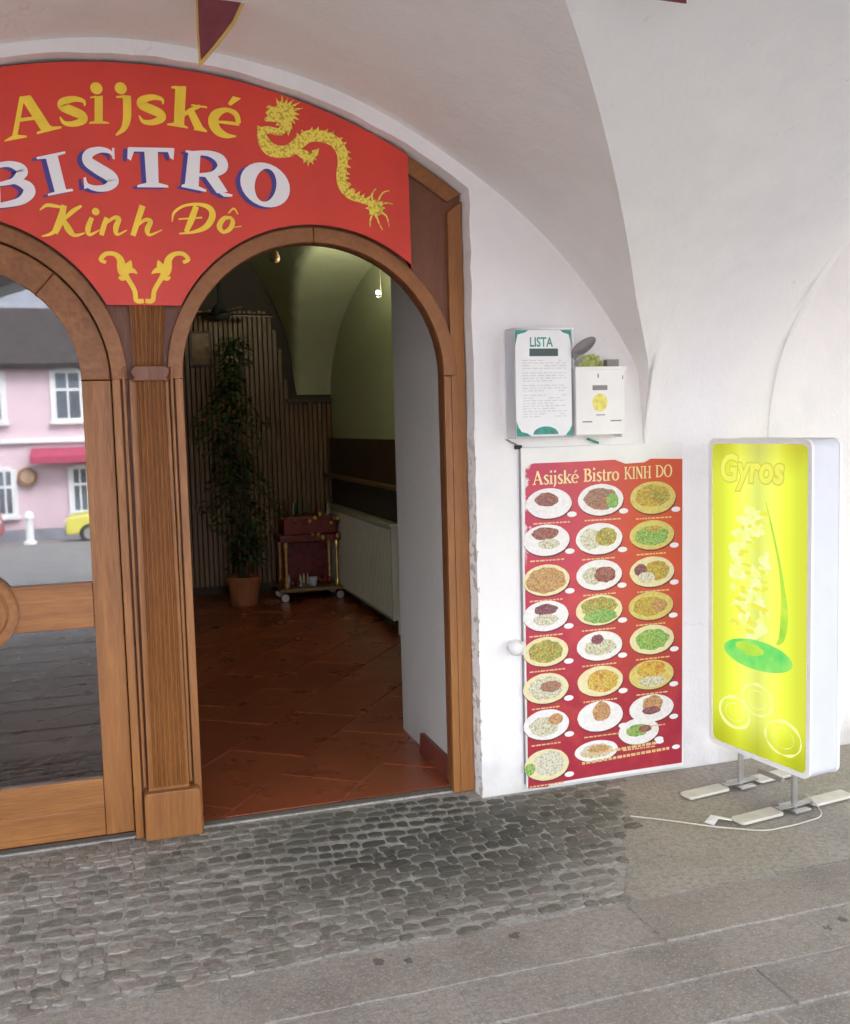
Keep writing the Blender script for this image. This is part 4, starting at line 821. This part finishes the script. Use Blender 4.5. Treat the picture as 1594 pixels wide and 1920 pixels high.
# cable clips and loose cord over the poster
cd = MB().tube([(1.548, -.006, 1.474), (1.565, -.008, 1.462), (1.588, -.008, 1.452), (1.602, -.010, 1.447), (1.603, -.008, 1.41), (1.601, -.006, .9), (1.602, -.006, .3), (1.602, -.006, .03)], .0035).obj('cord', M['greyp'])
tag(cd, 'thin dark cord running down the left edge of the dish poster', 'cord')
cl = MB().box(1.583, 1.612, -.014, -.001, 1.432, 1.448).obj('cable_clip', M['dark']); tag(cl, 'small dark clip at the upper left corner of the dish poster', 'clip')
cl = MB().tube([(1.905, -.012, 1.466), (1.925, -.02, 1.457), (1.955, -.018, 1.447)], .005).obj('cable_clip', M['teal']); tag(cl, 'short green clip above the dish poster below the leaflet box', 'clip')
hk = thing('door_holder', 'white knobbed door holder on the wall at the poster edge', 'door holder', (1.558, 0, .62))
MB().box(1.590, 1.605, -.03, -.001, .585, .64).obj('wall_plate', M['whitep'], hk, bevel=.004)
MB().lathe([(.0001,.030),(.020,.027),(.032,.012),(.034,-.005),(.024,-.022),(.0001,-.028)], 1.556, -.04, .622, 18, Matrix.Rotation(radians(70), 3, 'Y')).obj('knob', M['whitep'], hk, smooth=True)
MB().tube([(1.552, -.038, .618), (1.58, -.028, .614), (1.60, -.012, .612)], .012).obj('arm', M['footm'], hk)

# ---------------------------------------------------------------- lit sign on feet
gb = thing('lit_sign', 'standing yellow lit sign box with a green plate picture on metal feet', 'sign', (2.3795, -.19, 0))
gb.rotation_euler = (0, 0, atan2(-.990393, .138281))
bpy.context.view_layer.update()
GL, Z0, Z1 = .535, .175, 1.452
def loc(mb, name, m, parent=None, **k):
    o = mb.obj(name, m, None, **k); o.parent = parent or gb; return o
def rr_(x0, x1, z0, z1, r, n=6):
    return arc(x1-r, z1-r, r, 0, pi/2, n)+arc(x0+r, z1-r, r, pi/2, pi, n)+arc(x0+r, z0+r, r, pi, 3*pi/2, n)+arc(x1-r, z0+r, r, 3*pi/2, 2*pi, n)
case = loc(MB().prism(rr_(-.005, GL+.005, Z0, Z1, .035), .004, .140), 'case', plain('white_sheet_metal', (.62, .645, .70), .35, .03), bevel=.004)
q = MB(); O = rr_(-.007, GL+.007, Z0-.002, Z1+.002, .036); I = rr_(.012, GL-.012, Z0+.018, Z1-.018, .026); n = len(O)
for yy0, yy1 in ((-.006, .006), (.134, .150)):
    V = [(x, yy0, z) for x, z in O]+[(x, yy0, z) for x, z in I]+[(x, yy1, z) for x, z in O]+[(x, yy1, z) for x, z in I]
    F = []
    for i in range(n):
        j = (i+1) % n
        F += [(i, j, n+j, n+i), (2*n+i, 3*n+i, 3*n+j, 2*n+j), (i, 2*n+i, 2*n+j, j), (n+i, n+j, 3*n+j, 3*n+i)]
    q.add(V, F)
loc(q, 'rim', M['whitep'])
def m_panel():  # uneven tube backlight painted into the emission; no tubes modelled
    q = N('lit_yellow_panel'); tc = q.n('TexCoord').outputs['Object']; s = q.n('SeparateXYZ', {0: tc})
    u = q.math('ABSOLUTE', q.math('SUBTRACT', s.outputs[0], GL/2)); v = q.math('ABSOLUTE', q.math('SUBTRACT', s.outputs[2], (Z0+Z1)/2))
    eu = q.n('MapRange', {'Value': u, 'From Min': .20, 'From Max': .265}).outputs[0]; ev = q.n('MapRange', {'Value': v, 'From Min': .50, 'From Max': .66}).outputs[0]
    c = q.mix((.90, 1.0, .085), (.80, .64, .06), q.math('MULTIPLY', q.math('MAXIMUM', q.math('MULTIPLY', eu, .5), ev), .7))
    c = q.mix(c, (.95, 1.0, .30), q.math('MULTIPLY', q.n('MapRange', {'Value': u, 'From Min': .14, 'From Max': .02}).outputs[0], .55)); c = q.mix(c, (.70, .78, .03), q.n('MapRange', {'Value': s.outputs[2], 'From Min': .36, 'From Max': .18}).outputs[0])
    tb = q.n('MapRange', {'Value': q.math('ABSOLUTE', q.math('SUBTRACT', u, .10)), 'From Min': .10, 'From Max': .0}).outputs[0]
    sg_ = q.math('MULTIPLY', q.math('ADD', .86, q.math('MULTIPLY', tb, .34)), q.n('MapRange', {'Value': v, 'From Min': .60, 'From Max': .48, 'To Min': .82, 'To Max': 1.0}).outputs[0])
    e = q.n('Emission', {'Color': c, 'Strength': q.math('MULTIPLY', sg_, LV)}); q.t.links.new(e.outputs[0], q.out.inputs[0]); return q.m
pan = m_panel()
loc(MB().prism(rr_(.010, GL-.010, Z0+.016, Z1-.016, .026), .0005, .003), 'panel', pan)
loc(MB().prism(rr_(.010, GL-.010, Z0+.016, Z1-.016, .026), .1415, .143), 'panel', pan)
def m_lit2(name, a, b, sc):
    q = N(name); e = q.n('Emission', {'Color': q.mix(a, b, q.noise(sc, detail=5)), 'Strength': LV}); q.t.links.new(e.outputs[0], q.out.inputs[0]); return q.m
LG, LP, LO, LGr, LDg = m_lit('lit_outline', (.72, .68, .10)), m_lit2('lit_pale', (.94, 1.0, .16), (1.0, 1.0, .62), 22), m_lit('lit_ring', (.97, 1.0, .36)), m_lit2('lit_green', (.12, .74, .16), (.45, .92, .18), 9), m_lit2('lit_leaf', (.34, .74, .08), (.72, .92, .10), 12)
q = MB(); text_flat(q, 'Gyros', .052, 1.285, .15, -.0004, .92, .010, shear=.12); loc(q, 'lettering', LG)
q = MB(); text_flat(q, 'Gyros', .052, 1.285, .15, -.0009, .92, .004, shear=.12); loc(q, 'lettering', m_lit('lit_letter_fill', (.93, .93, .14)))
q = MB(); yv = -.0004
for k in range(60):
    t = k/59; zz = 1.17-.50*t; wv = .07+.05*t; cx = .225+.012*t+random.uniform(-1, 1)*wv
    q.flat(ell(cx, zz, random.uniform(.012, .045), random.uniform(.008, .022), 12, .4, random.uniform(-.4, .4)), yv-.00006*k)
loc(q, 'meat_picture', LP)['kind'] = 'stuff'
q = MB()
for k in range(34):
    q.flat(ell(.225+random.uniform(-.09, .09), random.uniform(.68, 1.17), random.uniform(.01, .03), random.uniform(.006, .012), 9, .4), -.0042-.00005*k)
loc(q, 'meat_picture', m_lit('lit_meat', (.90, .90, .10)))['kind'] = 'stuff'
loc(MB().ribbon([(.310, 1.21, .004), (.345, 1.10, .010), (.380, .98, .014), (.402, .86, .024), (.408, .77, .040), (.395, .69, .030), (.370, .66, .01)], -.0008), 'knife_picture', LDg)
loc(MB().flat(ell(.265, .597, .186, .060, 32, .02), -.0006), 'plate_picture', LGr)
loc(MB().flat(ell(.225, .615, .075, .026, 20, .25), -.0012), 'plate_picture', LDg)
q = MB()
for cx, cz, r, rz in ((.140, .335, .085, .062), (.267, .417, .082, .062), (.405, .300, .092, .066)):
    for kk, ww in ((1, .015), (.6, .004)):
        S = [(cx+r*kk*cos(2*pi*i/16), cz+rz*kk*sin(2*pi*i/16), ww*random.uniform(.25, 1.2)) for i in range(17)]; q.ribbon(S, -.0006-.0002*len(q.v)/100)
loc(q, 'onion_picture', LO)
def slab_(P, z0, z1):
    n = len(P); return MB().add([(x, y, z0) for x, y in P]+[(x, y, z1) for x, y in P], [tuple(range(n-1, -1, -1)), tuple(range(n, 2*n))]+[(i, (i+1) % n, n+(i+1) % n, n+i) for i in range(n)])
for yl in (.10, .395):
    st = loc(MB().lathe([(.012, .012), (.012, Z0-.014), (.026, Z0-.013), (.026, Z0-.001)], yl, .07, 0, 14), 'leg', M['metal'])
    loc(MB().lathe([(.017, Z0-.03), (.017, Z0-.0135)], yl, .07, 0, 12), 'collar', M['dark'], st)
    for a, b in ((-.225, -.015), (.15, .36)):
        loc(slab_([(yl+x-.0, y) for y, x in rr_(a, b, -.036, .036, .014, 3)][::-1], .004, .016), 'foot_plate', M['footm'], st, bevel=.003)
    loc(MB().box(yl-.016, yl+.016, -.02, .155, .0165, .0215), 'cross_strap', M['metal'], st)
    loc(MB().box(yl-.05, yl+.05, .03, .11, .002, .012), 'base_block', M['metal'], st, bevel=.002)
loc(MB().lathe([(.010, 0), (.010, .13)], 0, 0, 0, 10, Matrix.Rotation(radians(90), 3, 'Y')).add([], []), 'spring', M['metal']).location = (.19, .085, .09)
lead = MB().tube(smooth_path([(2.60, -.52, .03), (2.56, -.66, .008), (2.46, -.70, .006), (2.33, -.715, .006), (2.26, -.712, .006), (2.18, -.665, .006), (2.10, -.607, .006), (1.98, -.50, .006), (1.87, -.413, .006)]), .0028).obj('power_cable', M['cablew'])
tag(lead, 'pale power cable trailing over the pavement from the lit sign', 'cable')
sp = MB()
V = [(2.105, -.56, .004), (2.15, -.535, .016), (2.215, -.575, .006), (2.20, -.60, .012), (2.15, -.585, .022), (2.12, -.60, .005)]
sp.add(V+[(a, b, c-.003) for a, b, c in V], [(0, 1, 4, 5), (1, 2, 3, 4), (6, 11, 10, 7), (7, 10, 9, 8)]+[(i, 6+i, 6+(i+1) % 6, (i+1) % 6) for i in range(6)])
tag(sp.obj('paper_scrap', M['paperw']), 'crumpled scrap of white paper lying by the power cable', 'paper scrap')

# ---------------------------------------------------------------- things in the dining room
pt = thing('potted_plant', 'tall dark leafy plant in a terracotta pot inside the doorway', 'plant', (1.08, 4.86, .02))
MB().lathe([(.10, .022), (.115, .05), (.142, .235), (.155, .238), (.155, .275), (.14, .275), (.135, .25), (.0001, .25)], 1.08, 4.86, 0, 24).obj('pot', M['pot'], pt, smooth=False)
q = MB(); random.seed(5)
for k in range(5):
    a = k*1.3; q.tube([(1.08+.03*cos(a), 4.86+.03*sin(a), .24), (1.08+.06*cos(a), 4.86+.06*sin(a), 1.0), (1.05+.12*cos(a), 4.86+.1*sin(a), 1.9)], [.014, .011, .005], 6)
q.obj('trunk', M['stem'], pt)
q = MB()
for k in range(2300):
    z = .35+1.95*random.random()**.9; rad = (.30 if z < 1.5 else .30-.22*(z-1.5)/.8)*(.5+.5*min(1, (z-.3)/.4))*sqrt(random.random()); a = random.uniform(0, 2*pi)
    cx = 1.06+.05*sin(z*3)+rad*cos(a)*(.9+.35*sin(z*9)); cy = 4.86+rad*sin(a); L = random.uniform(.05, .10); d = Vector((cos(a)+random.uniform(-.6, .6), sin(a)+random.uniform(-.6, .6), random.uniform(-.9, .3))).normalized()
    u = d.cross(Vector((0, 0, 1))).normalized()*L*.2; c = Vector((cx, cy, z))
    q.add([c, c+d*L*.5+u, c+d*L, c+d*L*.5-u], [(0, 1, 2, 3)])
q.obj('crown', M['leaf'], pt)
sh = thing('house_altar', 'small dark red and gold altar on castors inside the doorway', 'altar', (1.68, 5.0, .02))
MB().box(1.38, 1.97, 4.80, 5.2, .105, .135).obj('base_board', M['slat'], sh, bevel=.004)
for x in (1.43, 1.92):
    for y in (4.84, 5.16):
        MB().lathe([(.0001, -.012), (.034, -.012), (.034, .012), (.0001, .012)], x, y, .056, 14, Matrix.Rotation(radians(90), 3, 'X')).obj('castor', M['metal'], sh)
        MB().lathe([(.016, .136), (.020, .16), (.012, .2), (.014, .45), (.022, .5), (.018, .54)], x-(.02 if x > 1.6 else -.02), y, 0, 12).obj('post', M['goldm'], sh)
MB().box(1.40, 1.95, 4.82, 5.18, .541, .60).obj('shelf', M['redl'], sh, bevel=.006)
MB().box(1.44, 1.91, 4.84, 5.16, .601, .76).obj('canopy', M['redl'], sh, bevel=.01)
MB().box(1.43, 1.92, 5.17, 5.19, .136, .54).obj('back_panel', M['redl'], sh)
for k in range(15):
    MB().blob((1.41+.54*random.random(), 4.805+.02*random.random(), .57+.22*random.random()), random.uniform(.012, .03)).obj('gold_ornament', M['goldm'], sh, smooth=True)
for k in range(12):
    MB().blob((1.43+.5*random.random(), 4.86+.1*random.random(), .155+.05*random.random()), random.uniform(.02, .04)).obj('red_flower', M['redl'], sh, smooth=True)
for k in range(14):
    MB().lathe([(.012, 0), (.016, .03), (.010, .05+.05*random.random()), (.004, .11)], 1.46+.43*random.random(), 4.86+.22*random.random(), random.choice((.137, .761)), 10).obj('ornament', random.choice((M['goldm'], M['china'], M['redl'], M['leaf'])), sh, smooth=True)
MB().lathe([(.02, .136), (.035, .15), (.042, .22), (.038, .22), (.03, .15)], 1.68, 4.86, 0, 16).obj('cup', M['china'], sh, smooth=True)
rd = thing('radiator', 'cream panel radiator on the wall inside the doorway', 'radiator', (2.0, 4.6, .1))
MB().box(1.945, 2.0, 3.2, 5.35, .105, .80).obj('panel', M['radiator'], rd, bevel=.006)
q = MB()
for k in range(52): q.box(1.9375, 1.9445, 3.23+k*.0405, 3.255+k*.0405, .13, .775)
q.obj('ribs', M['radiator'], rd, bevel=.003)
MB().box(1.93, 2.015, 3.18, 5.37, .802, .822).obj('top_grille', M['radiator'], rd)
MB().tube([(1.97, 3.15, .16), (1.97, 3.12, .12), (1.97, 3.12, .02)], .011).obj('pipe', M['radiator'], rd)
ph = thing('pendant_lamp', 'small brown unlit lamp hanging on a cord inside the doorway', 'lamp', (1.058, 2.5, 2.55))
MB().tube([(1.058, 2.5, 3.33), (1.058, 2.5, 2.63)], .003).obj('cord', M['dark'], ph)
MB().lathe([(.009, 2.635), (.022, 2.622), (.034, 2.585), (.027, 2.562), (.0001, 2.555)], 1.058, 2.5, 0, 16).obj('shade', M['slat'], ph, smooth=True)
wl = thing('bulb_lamp', 'tiny lit bulb hanging near the grey reveal inside the doorway', 'lamp', (1.71, 2.5, 2.38))
MB().tube([(1.73, 2.5, 2.80), (1.73, 2.5, 2.36), (1.71, 2.5, 2.345)], .002).obj('rod', M['darkwall'], wl)
MB().lathe([(.004, 2.352), (.014, 2.356), (.016, 2.366), (.013, 2.362), (.004, 2.358)], 1.71, 2.5, 0, 14).obj('dish', M['greyp'], wl)
MB().blob((1.71, 2.5, 2.385), .016, 12).obj('bulb', m_lit('lit_bulb', (1.0, .97, .85), 5.0), wl, smooth=True)
LMP = bpy.data.lights.new('bulb_lamp_light', 'SPOT'); LMP.energy = 10.0; LMP.color = (1, .96, .74); LMP.shadow_soft_size = .03; LMP.spot_size = radians(165); LMP.spot_blend = .6  # spot added at the bulb, cone turned up to brighten vault, not floor
lo = bpy.data.objects.new('bulb_lamp_light', LMP); lo.location = (1.71, 2.5, 2.36); lo.rotation_euler = (radians(160), radians(-14), 0); COL.objects.link(lo)
fn = thing('ceiling_fan', 'dark ceiling fan under the vault inside the doorway', 'fan', (.95, 4.6, 2.5))
MB().lathe([(.0001, 2.42), (.07, 2.43), (.085, 2.48), (.05, 2.54), (.018, 2.56), (.018, 3.8)], .95, 4.6, 0, 18).obj('motor', M['dark'], fn, smooth=True)
for k in range(4):
    a = .15+k*pi/2; c, s_ = cos(a), sin(a)
    P = [(.09, -.045), (.42, -.06), (.44, .0), (.42, .06), (.09, .045)]
    q = MB(); q.add([(.95+x*c-y*s_, 4.6+x*s_+y*c, 2.475+y*.25) for x, y in P]+[(.95+x*c-y*s_, 4.6+x*s_+y*c, 2.465+y*.25) for x, y in P], [(0, 1, 2, 3, 4), (9, 8, 7, 6, 5)]+[(i, 5+i, 5+(i+1) % 5, (i+1) % 5) for i in range(5)])
    q.obj('blade', M['darkwood'], fn)
pc = thing('wall_picture', 'small brown picture on the dark back wall inside the doorway', 'picture', (.88, 5.5, 2.2))
MB().box(.76, .96, 5.49, 5.548, 2.10, 2.42).obj('frame', M['darkwood'], pc, bevel=.005)
MB().box(.785, .935, 5.486, 5.4895, 2.125, 2.395).obj('print', plain('faded_print', (.30, .20, .11), .6, .5, 12), pc)

# ---------------------------------------------------------------- across the street (seen mirrored in the door glass)
ho = thing('pink_house', 'pink rendered house with white windows mirrored in the door glass', 'house', (-2, -36, -2.3))
HY = -34.0
MB().box(-15, 14, HY-7, HY, -2.4, 4.0).obj('wall', M['pinkw'], ho)
MB().box(-15.2, 14.2, HY+.002, HY+.16, 1.18, 1.36).obj('cornice', M['whitew'], ho, bevel=.02)
MB().box(-15.2, 14.2, HY+.002, HY+.05, -2.4, -1.85).obj('base_course', M['roofl'], ho)
rf = mesh('roof', [(-15.4, HY+.5, 3.95), (14.4, HY+.5, 3.95), (14.4, HY-3.5, 6.3), (-15.4, HY-3.5, 6.3), (14.4, HY-7.4, 3.95), (-15.4, HY-7.4, 3.95), (-15.4, HY+.45, 3.8), (14.4, HY+.45, 3.8)], [(0, 1, 2, 3), (3, 2, 4, 5), (0, 6, 7, 1), (6, 5, 4, 7), (0, 3, 5, 6), (1, 7, 4, 2)], M['roofd'], ho)
def window(x0, x1, z0, z1):
    wf = MB(); t = .09
    wf.box(x0-.1, x0+t, HY+.003, HY+.09, z0, z1).box(x1-t, x1+.1, HY+.003, HY+.09, z0, z1).box(x0+t, x1-t, HY+.003, HY+.09, z1-t, z1+.1).box(x0+t, x1-t, HY+.003, HY+.09, z0, z0+t)
    zm = z0+(z1-z0)*.62; wf.box(x0+t, x1-t, HY+.003, HY+.08, zm-.05, zm+.05).box((x0+x1)/2-.035, (x0+x1)/2+.035, HY+.003, HY+.075, z0+t, z1-t)
    f = wf.obj('window', M['whitew'], ho)
    MB().box(x0+.02, x1-.02, HY+.002, HY+.03, z0+.02, z1-.02).obj('pane', M['wglass'], f)
    MB().box(x0-.16, x1+.16, HY+.004, HY+.2, z0-.12, z0-.005).obj('sill', M['whitew'], f)
for k in range(-4, 5):
    window(-1.65+k*2.62, -.68+k*2.62, 1.95, 3.72)
    if k not in (1,): window(-1.22+k*2.50, -.62+k*2.50, -1.35, .30)
aw = MB().add([(-2.5, HY+.01, 1.0), (1.6, HY+.01, 1.0), (1.6, HY+.8, .72), (-2.5, HY+.8, .72), (-2.5, HY+.8, .48), (1.6, HY+.8, .48)], [(0, 3, 2, 1), (3, 4, 5, 2)]).obj('awning', M['awn'], ho)
os_ = thing('oval_shop_sign', 'oval brown shop sign on the pink house mirrored in the door glass', 'sign', (-2.66, -33.8, 0))
MB().ring(-2.66, .02, .24, .33, 0, 2*pi-.001, HY+.16, HY+.22, 28).obj('rim', M['slat'], os_)
MB().prism(ell(-2.66, .02, .24, .24, 24), HY+.17, HY+.2).obj('board', plain('tan_sign_face', (.40, .27, .20), .6), os_)
MB().box(-2.70, -2.62, HY+.003, HY+.16, .0, .05).obj('bracket', M['dark'], os_)
h2 = thing('grey_roofed_house', 'taller house with a pale grey slate roof behind the pink house', 'house', (-6, -50, -2.3))
MB().box(-18, 2, -53.5, -46, -2.4, 5.3).obj('wall', M['whitew'], h2)
mesh('roof', [(-18.4, -45.5, 5.2), (2.4, -45.5, 5.2), (2.4, -50, 10.3), (-7.5, -50, 8.0), (-18.4, -50, 6.2), (-18.4, -54, 5.2), (2.4, -54, 5.2)], [(0, 1, 2, 3, 4), (4, 3, 2, 6, 5), (0, 4, 5), (1, 6, 2), (0, 5, 6, 1)], M['roofl'], h2)
gz = lambda y: -.13-2.14*(-3.95-y)/30.05
bo = MB().lathe([(.20, 0), (.20, .08), (.12, .14), (.11, .78), (.15, .82), (.15, .92), (.11, 1.02), (.0001, 1.08)], -2.42, -30, gz(-30), 16).obj('bollard', M['whitew'])
tag(bo, 'white stone bollard in the street mirrored in the door glass', 'bollard')
def car(name, label, cat, x0, y, m, prof, cab, wheels, wd=1.65):
    c = thing(name, label, cat, (x0+2, y, gz(y))); g = gz(y)
    sh_ = [(x0+a, g+b) for a, b in prof]
    MB().prism(sh_, y-wd/2, y+wd/2).obj('body', m, c, bevel=.07)
    for s in (1, -1):
        for P in cab:
            yy = y+s*(wd/2+.004); MB().prism([(x0+a, g+b) for a, b in P], min(yy, yy-s*.006), max(yy, yy-s*.006)).obj('side_window', M['wglass'], c)
        for wx in wheels:
            wh = MB().lathe([(.0001, -.09), (.29, -.09), (.31, -.06), (.31, .06), (.29, .09), (.0001, .09)], x0+wx, y+s*(wd/2-.06), g+.31, 20, Matrix.Rotation(radians(90), 3, 'X')).obj('wheel', M['dark'], c)
            MB().lathe([(.0001, -.1), (.18, -.1), (.19, 0), (.18, .1), (.0001, .1)], x0+wx, y+s*(wd/2-.055), g+.31, 16, Matrix.Rotation(radians(90), 3, 'X')).obj('rim', M['metal'], wh)
    return c
cy_ = car('parked_car', 'yellow parked car partly hidden by the door post in the glass', 'car', -1.35, -31, M['carY'], [(0, .28), (.0, .75), (.12, .86), (.95, .96), (1.5, 1.40), (2.9, 1.42), (3.5, .98), (3.75, .9), (3.8, .3)], [[(1.15, .98), (1.58, 1.34), (2.1, 1.35), (2.1, .98)], [(2.18, .98), (2.18, 1.35), (2.82, 1.35), (3.25, .99)]], (.72, 3.0))
for s in (-.55, .55): MB().blob((-1.36, -31+s, gz(-31)+.68), (.04, .14, .08)).obj('headlight', M['whitew'], cy_, smooth=True)
MB().box(-1.40, -1.36, -31.7, -30.3, gz(-31)+.30, gz(-31)+.44).obj('bumper', M['greyp'], cy_, bevel=.02)
rv = car('parked_van', 'dark red van at the edge of the door glass in the mirrored street', 'van', -7.6, -31.5, M['carR'], [(0, .3), (0, 2.0), (.15, 2.1), (2.9, 2.1), (3.6, 1.25), (4.15, 1.05), (4.25, .3)], [[(.5, 1.2), (.5, 1.85), (1.5, 1.85), (1.5, 1.2)], [(1.7, 1.2), (1.7, 1.88), (2.85, 1.88), (3.3, 1.25)]], (.8, 3.4), 1.75)
for s in (-.6, .6): MB().blob((-3.36, -31.5+s, gz(-31.5)+.78), (.04, .14, .09)).obj('headlight', M['whitew'], rv, smooth=True)
MB().add([(-4.68, -32.3, gz(-31.5)+2.03), (-4.68, -30.7, gz(-31.5)+2.03), (-3.97, -30.7, gz(-31.5)+1.30), (-3.97, -32.3, gz(-31.5)+1.30)], [(0, 1, 2, 3)]).obj('windscreen', M['wglass'], rv)
